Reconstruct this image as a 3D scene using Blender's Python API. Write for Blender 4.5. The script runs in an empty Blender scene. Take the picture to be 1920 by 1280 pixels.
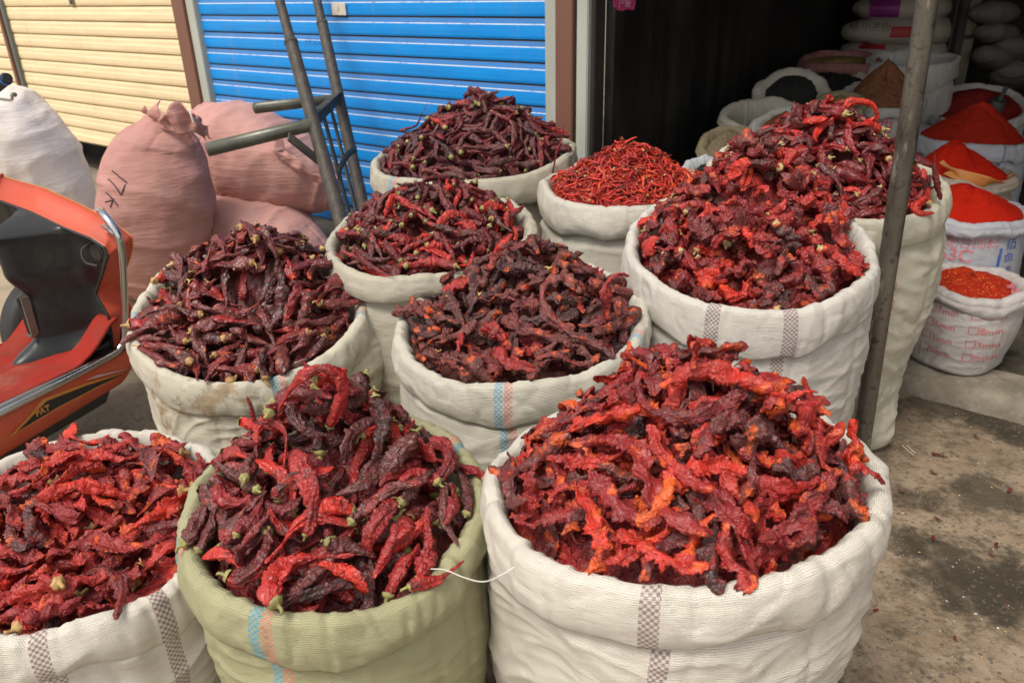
import bpy, math, random
import numpy as np
from mathutils import Matrix, Vector
from mathutils.bvhtree import BVHTree
random.seed(7)
scene = bpy.context.scene
COL = scene.collection
PI = math.pi

# ------------------------------------------------------------------ camera model
FPX = 1467.0; TH = math.radians(24.9); ROLL = math.radians(1.6); CH = 1.3
_F = np.array([0, math.cos(TH), -math.sin(TH)]); _U = np.array([0, math.sin(TH), math.cos(TH)]); _R = np.array([1., 0, 0])
RC = math.cos(ROLL)*_R - math.sin(ROLL)*_U; UC = math.sin(ROLL)*_R + math.cos(ROLL)*_U
CAM = np.array([0, 0, CH])
def ray(px, py): return (px-960)/FPX*RC - (py-640)/FPX*UC + _F
def P(px, py, z):
    d = ray(px, py); return CAM + d*(z-CH)/d[2]
def PY(px, py, Y):
    d = ray(px, py); return CAM + d*Y/d[1]
def proj(V):
    v = V - CAM; d = v @ _F
    return 960 + FPX*(v @ RC)/d, 640 - FPX*(v @ UC)/d, d
# shop-front wall frame: s along the wall, d into the shop, z up
W0 = np.array([-1.07, 4.35]); WD = np.array([.7915, -.6112]); WN = np.array([.6112, .7915])
def WL(s, d, z):
    p = W0 + s*WD + d*WN; return (p[0], p[1], z)
WANG = math.atan2(WD[1], WD[0])

# ------------------------------------------------------------------ noise
def _h(ix, iy, iz, seed):
    n = (ix*374761393 + iy*668265263 + iz*2147483647 + seed*974634777) & 0xffffffff
    n = ((n ^ (n >> 13))*1274126177) & 0xffffffff
    n = (n ^ (n >> 16)) & 0xffff
    return n/32767.5 - 1.0
def vn(x, y, z=0., seed=0):
    x, y, z = np.broadcast_arrays(np.asarray(x, float), np.asarray(y, float), np.asarray(z, float))
    fx, fy, fz = np.floor(x), np.floor(y), np.floor(z)
    ix, iy, iz = fx.astype(np.int64), fy.astype(np.int64), fz.astype(np.int64)
    x = x-fx; y = y-fy; z = z-fz
    x = x*x*(3-2*x); y = y*y*(3-2*y); z = z*z*(3-2*z)
    def c(a, b, e): return _h(ix+a, iy+b, iz+e, seed)
    x00 = c(0,0,0)*(1-x)+c(1,0,0)*x; x10 = c(0,1,0)*(1-x)+c(1,1,0)*x
    x01 = c(0,0,1)*(1-x)+c(1,0,1)*x; x11 = c(0,1,1)*(1-x)+c(1,1,1)*x
    return (x00*(1-y)+x10*y)*(1-z) + (x01*(1-y)+x11*y)*z
def fbm(x, y, z=0., seed=0, o=3):
    s = 0; a = 1
    for i in range(o):
        s = s + a*vn(np.asarray(x)*2**i, np.asarray(y)*2**i, np.asarray(z)*2**i, seed+i*17); a *= .5
    return s/1.6
def ridge(n, k=4): return (1-np.abs(n))**k
def sstep(a, b, x):
    t = np.clip((np.asarray(x, float)-a)/(b-a), 0, 1); return t*t*(3-2*t)

# ------------------------------------------------------------------ object helpers
def mesh_arr(name, V, Q, mats, mi=None, attrs=None, uv=None, smooth=True):
    """V (n,3), Q (m,4) quads (or (m,3) triangles)"""
    me = bpy.data.meshes.new(name)
    V = np.ascontiguousarray(V, dtype=np.float32); Q = np.ascontiguousarray(Q, dtype=np.int32)
    k = Q.shape[1]; m = len(Q)
    me.vertices.add(len(V)); me.vertices.foreach_set('co', V.ravel())
    me.loops.add(m*k); me.loops.foreach_set('vertex_index', Q.ravel())
    me.polygons.add(m); me.polygons.foreach_set('loop_start', np.arange(0, m*k, k, dtype=np.int32))
    if mi is not None: me.polygons.foreach_set('material_index', np.ascontiguousarray(mi, dtype=np.int32))
    me.update(calc_edges=True)
    me.polygons.foreach_set('use_smooth', np.full(m, smooth, dtype=bool))
    for m_ in mats: me.materials.append(m_)
    if attrs:
        for an, av in attrs.items():
            a = me.attributes.new(an, 'FLOAT', 'POINT'); a.data.foreach_set('value', np.ascontiguousarray(av, dtype=np.float32))
    if uv is not None:
        l = me.uv_layers.new(name='UVMap'); l.data.foreach_set('uv', np.ascontiguousarray(uv[Q.ravel()], dtype=np.float32).ravel())
    me.validate()
    return me
def link(name, me, parent=None, loc=None, M=None):
    o = bpy.data.objects.new(name, me); COL.objects.link(o)
    if loc is not None: o.location = loc
    if parent is not None: o.parent = parent
    if M is not None: o.matrix_local = Matrix(M)
    return o
def tag(o, label=None, cat=None, group=None, kind=None):
    if label: o['label'] = label
    if cat: o['category'] = cat
    if group: o['group'] = group
    if kind: o['kind'] = kind
    return o
def empty(name, loc, rz=0): 
    o = bpy.data.objects.new(name, None); COL.objects.link(o); o.location = loc; o.rotation_euler = (0, 0, rz); o.empty_display_size = .05
    return o
class MB:
    """collects quads into one mesh"""
    def __init__(s): s.v = []; s.f = []; s.m = []; s.sm = []
    def add(s, V, F, m=0, sm=False):
        b = len(s.v); s.v += [tuple(map(float, p)) for p in V]; s.f += [tuple(b+i for i in f) for f in F]; s.m += [m]*len(F); s.sm += [sm]*len(F)
    def box(s, c, h, R=None, m=0):
        c = np.array(c, float); R = np.eye(3) if R is None else np.array(R)
        V = [c + R @ (np.array([x, y, z])*h) for x in (-1, 1) for y in (-1, 1) for z in (-1, 1)]
        s.add(V, [(0,1,3,2),(4,6,7,5),(0,4,5,1),(2,3,7,6),(0,2,6,4),(1,5,7,3)], m)
    def tube(s, pts, r, n=12, m=0, cap=True):
        pts = np.array(pts, float); r = np.broadcast_to(np.array(r, float), (len(pts),))
        T = np.gradient(pts, axis=0); T /= np.linalg.norm(T, axis=1)[:, None]+1e-12
        up = np.array([0, 0, 1.]) if abs(T[0][2]) < .9 else np.array([1., 0, 0])
        N = np.cross(T[0], up); N /= np.linalg.norm(N); rings = []
        for i in range(len(pts)):
            N = N - T[i]*(N@T[i]); N /= np.linalg.norm(N); B = np.cross(T[i], N)
            rings.append([pts[i] + r[i]*(math.cos(a)*N + math.sin(a)*B) for a in np.arange(n)*2*PI/n])
        V = [p for R_ in rings for p in R_]
        F = [(i*n+j, i*n+(j+1) % n, (i+1)*n+(j+1) % n, (i+1)*n+j) for i in range(len(pts)-1) for j in range(n)]
        s.add(V, F, m, True)
        if cap: s.add(rings[0], [tuple(range(n))[::-1]], m); s.add(rings[-1], [tuple(range(n))], m)
    def prism(s, poly, fn0, fn1, m=0):
        n = len(poly); V = [fn0(*p) for p in poly] + [fn1(*p) for p in poly]
        s.add(V, [tuple(range(n))[::-1], tuple(range(n, 2*n))] + [(i, (i+1) % n, n+(i+1) % n, n+i) for i in range(n)], m)
    def grid(s, V, nu, nv, m=0, closed=False):
        F = []
        for i in range(nu-1):
            for j in range(nv if closed else nv-1):
                F.append((i*nv+j, i*nv+(j+1) % nv, (i+1)*nv+(j+1) % nv, (i+1)*nv+j))
        s.add(V, F, m, True)
    def build(s, name, mats, parent=None, loc=(0, 0, 0), bevel=0, solid=0, sub=0):
        mats = mats if isinstance(mats, (list, tuple)) else [mats]
        me = bpy.data.meshes.new(name)
        L = np.array(loc, float)
        off = L if parent is None else L*0
        me.from_pydata([tuple(np.array(p)-off) for p in s.v], [], s.f)
        for m_ in mats: me.materials.append(m_)
        me.polygons.foreach_set('material_index', s.m); me.polygons.foreach_set('use_smooth', s.sm)
        import bmesh
        bm = bmesh.new(); bm.from_mesh(me); bmesh.ops.recalc_face_normals(bm, faces=bm.faces)
        if bevel:
            bmesh.ops.remove_doubles(bm, verts=bm.verts, dist=1e-6)
            ed = [e for e in bm.edges if len(e.link_faces) == 2 and e.calc_face_angle(0) > .6]
            bmesh.ops.bevel(bm, geom=ed, offset=bevel, segments=2, affect='EDGES', clamp_overlap=True)
        bm.to_mesh(me); bm.free()
        o = link(name, me, parent)
        if parent is None: o.location = loc
        if solid: md = o.modifiers.new('s', 'SOLIDIFY'); md.thickness = solid; md.offset = 0
        if sub: md = o.modifiers.new('u', 'SUBSURF'); md.levels = sub; md.render_levels = sub
        return o
def spline(pts, n):
    pts = np.array(pts, float); k = len(pts)
    t = np.linspace(0, k-1, n); out = []
    for x in t:
        i = min(int(x), k-2); u = x-i
        p0 = pts[max(i-1, 0)]; p1 = pts[i]; p2 = pts[i+1]; p3 = pts[min(i+2, k-1)]
        out.append(.5*((2*p1)+(-p0+p2)*u+(2*p0-5*p1+4*p2-p3)*u*u+(-p0+3*p1-3*p2+p3)*u**3))
    return np.array(out)

# ------------------------------------------------------------------ node helpers
class NT:
    def __init__(s, name):
        s.mat = bpy.data.materials.new(name); s.mat.use_nodes = True
        s.t = s.mat.node_tree; s.b = s.t.nodes['Principled BSDF']
        s.tc = s.n('ShaderNodeTexCoord')
    def n(s, ty, **k):
        x = s.t.nodes.new(ty)
        for a, b in k.items(): setattr(x, a, b)
        return x
    def l(s, a, b): s.t.links.new(a, b)
    def val(s, sock, v):
        if hasattr(v, 'is_output'): s.l(v, sock)
        else: sock.default_value = v
    def math(s, op, a, b=0., c=0.):
        x = s.n('ShaderNodeMath', operation=op); s.val(x.inputs[0], a); s.val(x.inputs[1], b); s.val(x.inputs[2], c); return x.outputs[0]
    def mix(s, f, a, b, mode='MIX'):
        x = s.n('ShaderNodeMix', data_type='RGBA', blend_type=mode)
        s.val(x.inputs[0], f); s.val(x.inputs[6], a if hasattr(a, 'is_output') else (*a, 1)); s.val(x.inputs[7], b if hasattr(b, 'is_output') else (*b, 1))
        return x.outputs[2]
    def noise(s, scale, vec=None, detail=4, rough=.55, dist=0., out=0):
        x = s.n('ShaderNodeTexNoise'); x.inputs['Scale'].default_value = scale; x.inputs['Detail'].default_value = detail
        x.inputs['Roughness'].default_value = rough; x.inputs['Distortion'].default_value = dist
        s.l(vec if vec is not None else s.tc.outputs['Object'], x.inputs['Vector']); return x.outputs[out]
    def vor(s, scale, vec=None, feature='F1', rnd=1.):
        x = s.n('ShaderNodeTexVoronoi', feature=feature); x.inputs['Scale'].default_value = scale; x.inputs['Randomness'].default_value = rnd
        s.l(vec if vec is not None else s.tc.outputs['Object'], x.inputs['Vector']); return x
    def ramp(s, f, stops, interp='LINEAR'):
        x = s.n('ShaderNodeValToRGB'); x.color_ramp.interpolation = interp
        while len(x.color_ramp.elements) > 1: x.color_ramp.elements.remove(x.color_ramp.elements[-1])
        for i, (p, c) in enumerate(stops):
            e = x.color_ramp.elements[0] if i == 0 else x.color_ramp.elements.new(p)
            e.position = p; e.color = (*c, 1) if len(c) == 3 else c
        s.val(x.inputs[0], f); return x.outputs[0]
    def thr(s, v, a, b): 
        x = s.n('ShaderNodeMapRange'); x.interpolation_type = 'SMOOTHSTEP'
        s.val(x.inputs[0], v); x.inputs[1].default_value = a; x.inputs[2].default_value = b; return x.outputs[0]
    def mapping(s, vec, scale=(1, 1, 1), rot=(0, 0, 0), loc=(0, 0, 0)):
        x = s.n('ShaderNodeMapping'); s.l(vec, x.inputs[0]); x.inputs['Scale'].default_value = scale; x.inputs['Rotation'].default_value = rot; x.inputs['Location'].default_value = loc
        return x.outputs[0]
    def bump(s, h, strength=.4, dist=.002, prev=None):
        x = s.n('ShaderNodeBump'); x.inputs['Strength'].default_value = strength; x.inputs['Distance'].default_value = dist
        s.l(h, x.inputs['Height'])
        if prev is not None: s.l(prev, x.inputs['Normal'])
        return x.outputs[0]
    def out(s, col=None, rough=None, metal=None, normal=None, spec=None, **k):
        if col is not None: s.val(s.b.inputs['Base Color'], col if hasattr(col, 'is_output') else (*col, 1))
        if rough is not None: s.val(s.b.inputs['Roughness'], rough)
        if metal is not None: s.val(s.b.inputs['Metallic'], metal)
        if spec is not None: s.val(s.b.inputs['Specular IOR Level'], spec)
        if normal is not None: s.l(normal, s.b.inputs['Normal'])
        return s.mat

def mat_dusty(name, col, col2, rough=.5, metal=0., scale=12, dirt=(.25, .2, .15), dirt_amt=.3, bump=.2, fine=60, spec=.5, stretch=(1, 1, 1)):
    m = NT(name); v = m.mapping(m.tc.outputs['Object'], stretch)
    c = m.mix(m.thr(m.noise(scale, v), .35, .7), col, col2)
    d = m.math('MULTIPLY', m.thr(m.noise(scale*.6, v, 8, .7), .45, .75), dirt_amt)
    c = m.mix(d, c, dirt)
    r = m.math('MULTIPLY_ADD', m.noise(scale*2, v), .3, rough-.12)
    return m.out(c, r, metal, m.bump(m.noise(fine, v, 6, .6), bump, .003), spec)

# --- woven sack material
def mat_sack(name, base, stripes=(), stain=None, dirty=.25, weave=.0036, curv=1.0):
    """stripes: (u_centre m, width m, colour, kind) ; uv in metres"""
    m = NT(name); sep = m.n('ShaderNodeSeparateXYZ'); m.l(m.tc.outputs['UV'], sep.inputs[0]); u, v = sep.outputs[0], sep.outputs[1]
    b2 = tuple(x*.86 for x in base)
    uvw = m.mapping(m.tc.outputs['UV'], (1/weave, 1/weave*.7, 1))
    c = m.mix(m.noise(7), base, b2)
    thr_n = m.noise(1., m.mapping(m.tc.outputs['UV'], (9, 300, 1)), 2)     # thread-to-thread variation
    thr_w = m.noise(1., m.mapping(m.tc.outputs['UV'], (300, 9, 1)), 2)
    c = m.mix(m.math('MULTIPLY', m.thr(thr_n, .42, .72), .04), c, tuple(x*.72 for x in base))
    c = m.mix(m.math('MULTIPLY', m.thr(thr_w, .42, .72), .07), c, tuple(min(1, x*1.12) for x in base))
    grime = m.thr(m.noise(11, None, 9, .68), .5, .8)
    c = m.mix(m.math('MULTIPLY', grime, dirty), c, (.30, .25, .19))
    if stain:
        sc, lo, zz = stain
        st = m.thr(m.noise(sc, None, 9, .72), lo, lo+.09)
        c = m.mix(m.math('MULTIPLY', st, zz), c, (.36, .23, .10))
    chk = m.n('ShaderNodeTexChecker'); chk.inputs['Scale'].default_value = 1.
    m.l(m.mapping(m.tc.outputs['UV'], (1/.0047, 1/.0047, 1), loc=(.3, .3, .3)), chk.inputs[0])
    for (u0, w, sc_, kd) in stripes:
        wob = m.math('MULTIPLY_ADD', m.noise(1., m.mapping(m.tc.outputs['UV'], (0, 14, 0), loc=(u0*50, 0, 0)), 1), .012 if kd == 'line' else .004, -.002)
        uu = m.math('ADD', u, wob)
        msk = m.math('LESS_THAN', m.math('ABSOLUTE', m.math('SUBTRACT', uu, u0)), w/2)
        fade = m.thr(m.noise(60, None, 2), .2, .5)
        if kd == 'line':
            dash = m.thr(m.noise(1., m.mapping(m.tc.outputs['UV'], (3, 90, 1)), 2), .36, .5)
            k = m.math('MULTIPLY', msk, m.math('MULTIPLY', dash, .75))
        elif kd == 'solid': k = m.math('MULTIPLY', msk, .6)
        else:
            k = m.math('MULTIPLY', msk, m.math('MULTIPLY_ADD', chk.outputs['Fac'], .70, .12))
        k = m.math('MULTIPLY', k, m.math('MULTIPLY_ADD', fade, .35, .65))
        c = m.mix(k, c, sc_)
    wav = m.n('ShaderNodeTexBrick'); wav.offset = .5
    for i, (q, vv) in enumerate({'Scale': 1., 'Mortar Size': .16, 'Mortar Smooth': 1., 'Brick Width': .95, 'Row Height': .58}.items()): wav.inputs[q].default_value = vv
    m.l(uvw, wav.inputs['Vector'])
    inv = m.math('SUBTRACT', 1., wav.outputs['Fac'])
    c = m.mix(m.math('MULTIPLY', wav.outputs['Fac'], .34), c, tuple(x*.5 for x in base))
    nb = m.bump(inv, .8, .0013)
    rg_ = m.n('ShaderNodeTexNoise'); rg_.noise_type = 'RIDGED_MULTIFRACTAL'; rg_.inputs['Detail'].default_value = 2; rg_.inputs['Scale'].default_value = 1.; m.l(m.mapping(m.tc.outputs['UV'], (9, 26, 1), rot=(0, 0, .15)), rg_.inputs['Vector'])
    nb = m.bump(rg_.outputs[0], .45, .0035, nb)
    nb = m.bump(m.noise(1., m.mapping(m.tc.outputs['UV'], (22, 60, 1)), 5, .6), .55, .006, nb)
    nb = m.bump(m.noise(55, None, 5, .6, .4), .35, .003, nb)
    return m.out(c, .52, 0., nb, .35)

# --- dried chili material
def mat_chili(name, pal, rough=.42, orange=0., pale=0., bumps=.9, spec=.5, tipcol=(.78, .16, .015)):
    m = NT(name)
    at = m.n('ShaderNodeAttribute', attribute_name='rnd'); au = m.n('ShaderNodeAttribute', attribute_name='u')
    oi = m.n('ShaderNodeObjectInfo'); sp = m.n('ShaderNodeSeparateColor'); m.l(oi.outputs['Color'], sp.inputs[0])
    rnd = m.math('ADD', at.outputs['Fac'], sp.outputs[0])
    off = m.n('ShaderNodeCombineXYZ'); m.l(m.math('MULTIPLY', rnd, 3.7), off.inputs[0]); m.l(m.math('MULTIPLY', sp.outputs[1], 5.), off.inputs[1])
    va = m.n('ShaderNodeVectorMath', operation='ADD'); m.l(m.tc.outputs['Object'], va.inputs[0]); m.l(off.outputs[0], va.inputs[1]); v = va.outputs[0]
    wob = m.math('MULTIPLY_ADD', m.noise(30, v, 3), .30, -.15)
    c = m.ramp(m.math('ADD', rnd, wob), pal)
    r2 = m.math('FRACT', m.math('MULTIPLY_ADD', rnd, 7.13, .37))
    c = m.mix(m.math('MULTIPLY', m.thr(m.noise(34, v, 5, .65), .52, .60), .6), c, m.ramp(m.math('ADD', r2, wob), pal))
    # blotches along the pod
    n1 = m.noise(70, v, 5, .6)
    c = m.mix(m.math('MULTIPLY', m.thr(n1, .52, .70), .42), c, (.050, .010, .012))
    n2 = m.noise(95, v, 4, .6)
    c = m.mix(m.math('MULTIPLY', m.thr(n2, .58, .74), .45), c, (.42, .022, .014))
    if orange:
        n3 = m.noise(26, v, 4, .6)
        k = m.thr(m.math('ADD', n3, m.math('MULTIPLY', m.math('ABSOLUTE', m.math('SUBTRACT', au.outputs['Fac'], .5)), .16)), .66-orange*.12, .74-orange*.08)
        c = m.mix(m.math('MULTIPLY', k, .85), c, m.mix(m.noise(120, v), (.60, .045, .010), tipcol))
    ws = m.n('ShaderNodeTexNoise'); ws.noise_type = 'RIDGED_MULTIFRACTAL'; ws.inputs['Scale'].default_value = 120; ws.inputs['Detail'].default_value = 3; m.l(v, ws.inputs['Vector'])
    c = m.mix(m.math('MULTIPLY', m.thr(ws.outputs[0], .55, 1.3), .42), c, m.mix(.5, c, (.42, .10, .085)))  # pale dusty ridge lines; fine skin highlights painted into the colour
    # dusty bloom
    dst = m.thr(m.noise(24, v, 7, .7), .40, .66)
    c = m.mix(m.math('MULTIPLY', dst, .22+pale), c, (.190, .075, .066))
    def rid(scale, dist):
        x = m.n('ShaderNodeTexNoise'); x.noise_type = 'RIDGED_MULTIFRACTAL'; x.inputs['Scale'].default_value = scale; x.inputs['Detail'].default_value = 2; x.inputs['Distortion'].default_value = dist
        m.l(v, x.inputs['Vector']); return x.outputs[0]
    nb = m.bump(rid(70, .6), bumps, .0045)
    nb = m.bump(rid(170, .5), bumps, .0034, nb)
    nb = m.bump(rid(320, .3), bumps, .0018, nb)
    nb = m.bump(m.noise(600, v, 3, .6), .3, .0008, nb)
    r = m.math('MULTIPLY_ADD', m.noise(90, v, 4), .44, rough-.15)
    return m.out(c, r, 0., nb, spec)
def mat_calyx(name, a, b):
    m = NT(name); c = m.mix(m.thr(m.noise(60, None, 3), .35, .65), a, b)
    c = m.mix(m.math('MULTIPLY', m.thr(m.noise(150, None, 4), .55, .7), .5), c, (.12, .07, .03))
    return m.out(c, .55, 0., m.bump(m.noise(300, None, 4), .5, .0015), .4)

# palette helper
DK = (.030, .013, .013); MR = (.120, .014, .015); CR = (.240, .017, .018); RD = (.42, .022, .018); BR = (.62, .034, .016); OR = (.68, .105, .018); BN = (.165, .048, .038); PU = (.118, .034, .030)
M = {}
KIND_MATS = {
 'flake':  ([(0, DK), (.12, PU), (.26, MR), (.42, CR), (.64, (.35, .022, .018)), (.86, (.47, .028, .017)), (.97, BR), (1, OR)], .36, .60, .04),
 'long':   ([(0, DK), (.12, PU), (.38, MR), (.58, CR), (.78, (.33, .020, .018)), (.90, RD), (1, BR)], .30, .0, .06),
 'leaf':   ([(0, DK), (.08, PU), (.22, CR), (.5, (.29, .021, .020)), (.84, (.44, .027, .019)), (1, BR)], .42, .5, .03),
 'pod':    ([(0, DK), (.18, PU), (.45, (.120, .024, .022)), (.72, (.165, .028, .025)), (.92, CR), (1, RD)], .25, .05, .10),
 'brown':  ([(0, DK), (.12, (.055, .020, .018)), (.42, BN), (.70, (.13, .026, .025)), (.88, (.22, .020, .018)), (1, RD)], .50, .45, .09),
 'crumple':([(0, DK), (.10, PU), (.28, (.16, .017, .018)), (.55, (.28, .019, .018)), (.82, (.46, .025, .017)), (1, BR)], .36, .4, .03),
 'thinred':([(0, DK), (.12, PU), (.42, MR), (.66, (.14, .010, .014)), (.84, RD), (1, BR)], .36, .0, .05),
 'purple': ([(0, DK), (.2, PU), (.5, (.07, .012, .018)), (.78, (.12, .013, .018)), (.95, CR), (1, BR)], .35, .0, .09),
 'tiny':   ([(0, MR), (.12, CR), (.35, (.46, .022, .014)), (.70, (.58, .026, .013)), (.92, BR), (1, OR)], .45, .6, .0),
 'glossy': ([(0, DK), (.10, PU), (.35, (.10, .009, .013)), (.62, (.18, .012, .015)), (.88, (.32, .016, .014)), (1, BR)], .30, .0, .03),
}
for k, (pal, ro, og, pale) in KIND_MATS.items(): M[k] = mat_chili('dried_chili_'+k, pal, ro, og, pale, {'pod': .5, 'glossy': .55}.get(k, .9))
M['cal_green'] = mat_calyx('calyx_green', (.37, .33, .11), (.24, .22, .08))
M['cal_tan'] = mat_calyx('calyx_tan', (.50, .32, .12), (.36, .20, .08))
M['cal_pale'] = mat_calyx('calyx_pale', (.50, .38, .17), (.38, .27, .11))

# ------------------------------------------------------------------ chili geometry
# L range, R, flat, transverse wrinkle, long folds, crumple, jag, curve, calyx mat, calyx prob
KP = {
 'flake':   dict(L=(.085, .165), R=(.0130, .0200), flat=(.26, .60), tr=.14, fold=.34, cr=.42, jag=.40, curv=(.2, 1.5), cal=None, cp=0, tip=.62),
 'long':    dict(L=(.085, .145), R=(.0140, .0200), flat=(.40, .8), tr=.13, fold=.42, cr=.24, jag=.0, curv=(.3, 2.4), cal='cal_green', cp=.55, tip=.38),
 'leaf':    dict(L=(.085, .155), R=(.0150, .0220), flat=(.30, .65), tr=.14, fold=.38, cr=.34, jag=.22, curv=(.2, 1.5), cal='cal_tan', cp=.12, tip=.45),
 'pod':     dict(L=(.085, .140), R=(.0165, .0225), flat=(.35, .7), tr=.08, fold=.38, cr=.20, jag=.0, curv=(.1, .8), cal='cal_tan', cp=.38, tip=.32),
 'brown':   dict(L=(.065, .130), R=(.0130, .0205), flat=(.4, .8), tr=.14, fold=.32, cr=.36, jag=.12, curv=(.3, 2.0), cal='cal_tan', cp=.18, tip=.50),
 'crumple': dict(L=(.060, .120), R=(.0165, .0265), flat=(.4, .8), tr=.12, fold=.38, cr=.44, jag=.15, curv=(.4, 2.6), cal='cal_pale', cp=.14, tip=.55),
 'thinred': dict(L=(.080, .130), R=(.0120, .0165), flat=(.55, .9), tr=.20, fold=.30, cr=.24, jag=.0, curv=(.2, 2.0), cal='cal_green', cp=.42, tip=.35),
 'purple':  dict(L=(.085, .140), R=(.0130, .0170), flat=(.5, .9), tr=.16, fold=.32, cr=.24, jag=.0, curv=(.2, 1.5), cal='cal_green', cp=.35, tip=.38),
 'tiny':    dict(L=(.030, .060), R=(.0034, .0052), flat=(.5, .9), tr=.18, fold=.2, cr=.3, jag=.0, curv=(.2, 1.8), cal='cal_pale', cp=.3, tip=.45),
 'glossy':  dict(L=(.080, .130), R=(.0150, .0205), flat=(.4, .75), tr=.09, fold=.40, cr=.22, jag=.0, curv=(.2, 1.4), cal='cal_pale', cp=.42, tip=.35),
}
def chili_arrays(rg, kp, nL=60, nA=22, path=None, R=None, seed=None, flat=None, tip=None):
    seed = int(rg.integers(1, 99999)) if seed is None else seed
    t = np.linspace(0, 1, nL)
    if path is None:
        L = rg.uniform(*kp['L']); cv = rg.uniform(*kp['curv'])*rg.choice([-1, 1])
        cv2 = rg.normal(0, .9)
        th = cv*(t-.5) + cv2*(t-.5)**2*1.5*rg.choice([-1, 1]) + .25*vn(t*4, 0, seed)
        ph = .35*vn(t*3, 5., seed+3) + rg.normal(0, .25)*(t-.5)*2
        dx = np.cos(th)*np.cos(ph); dy = np.sin(th)*np.cos(ph); dz = np.sin(ph)
        C = np.cumsum(np.c_[dx, dy, dz], axis=0)*L/nL
        C -= C.mean(0)
    else: C = spline(path, nL); L = np.linalg.norm(np.diff(C, axis=0), axis=1).sum()
    R = rg.uniform(*kp['R']) if R is None else R
    T = np.gradient(C, axis=0); T /= np.linalg.norm(T, axis=1)[:, None]
    up = np.array([.03, .02, 1.]); N = np.cross(up, T[0]); N /= np.linalg.norm(N)
    Ns = []; 
    for i in range(nL):
        N = N - T[i]*(N@T[i]); N /= np.linalg.norm(N)+1e-9; Ns.append(N)
    Ns = np.array(Ns); Bs = np.cross(T, Ns)
    tip = kp['tip'] if tip is None else tip
    prof = (.62+.38*sstep(0, .14, t))*(1-(1-tip)*sstep(.30, 1., t))*np.sqrt(np.clip(1-((t-.03)/.97)**14, 0, 1))
    prof = prof*np.sqrt(np.clip(sstep(-.02, .05, t), 0, 1))*(1+.16*vn(t*5, 3., seed+9))
    a = np.arange(nA)*2*PI/nA; tw = rg.normal(0, 1.6)
    fl = rg.uniform(*kp['flat']) if flat is None else flat
    A, TT = np.meshgrid(a, t); ca, sa = np.cos(A), np.sin(A)
    k = L/.1
    r = np.ones_like(A)
    r *= 1 - kp['fold']*ridge(vn(ca*1.5+9, sa*1.5, TT*2.6*k, seed), 3)*1.2
    r *= 1 + kp['tr']*(vn(TT*30*k, ca*.9, sa*.9, seed+5)) - kp['tr']*.8*ridge(vn(TT*17*k, ca*.8, sa*.8+4, seed+6), 4)
    r *= 1 + kp['cr']*vn(TT*7*k, ca*1.2, sa*1.2, seed+7) - .5*kp['cr']*ridge(vn(TT*12*k, ca*1.9, sa*1.9, seed+8), 5)
    if kp['jag']: r *= 1 + kp['jag']*np.abs(ca)**3*(.45*vn(TT*11*k, np.sign(ca)*3, 0, seed+11)+.55*vn(TT*27*k, np.sign(ca)*3, 4., seed+12))
    lo, fa = (.42, .85) if kp['jag'] == 0 and path is None else (1., 1.)
    r *= 1.06 - fa*.24*ridge(vn(TT*24*k*lo, ca*2.8, sa*2.8, seed+40), 3) - fa*.15*ridge(vn(TT*44*k*lo, ca*4.2, sa*4.2, seed+41), 3) + .05*vn(TT*60*k, ca*5, sa*5, seed+42)
    r = np.clip(r, .25, 1.9)
    x = ca*r; y = sa*r*fl*(1+.5*vn(TT*4, 1., 2., seed+13))
    if kp['jag'] or fl < .5: y = y + .55*(vn(TT*5*k, x*1.3, 0, seed+14))*(1 if kp['jag'] else .5) + .35*(x**2-.4)*rg.choice([-1, 1])
    phi = tw*(TT-.5) + .5*vn(TT*3, 0, seed+15)
    X = (x*np.cos(phi)-y*np.sin(phi))*R*prof[:, None]; Y = (x*np.sin(phi)+y*np.cos(phi))*R*prof[:, None]
    V = C[:, None, :] + X[..., None]*Ns[:, None, :] + Y[..., None]*Bs[:, None, :]
    V = V.reshape(-1, 3)
    i, j = np.meshgrid(np.arange(nL-1), np.arange(nA), indexing='ij'); j2 = (j+1) % nA
    Q = np.stack([i*nA+j, i*nA+j2, (i+1)*nA+j2, (i+1)*nA+j], -1).reshape(-1, 4)
    U = np.repeat(t, nA)
    return V, Q, U, (C[0]+T[0]*R*.10, T[0], R*.50)
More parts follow.
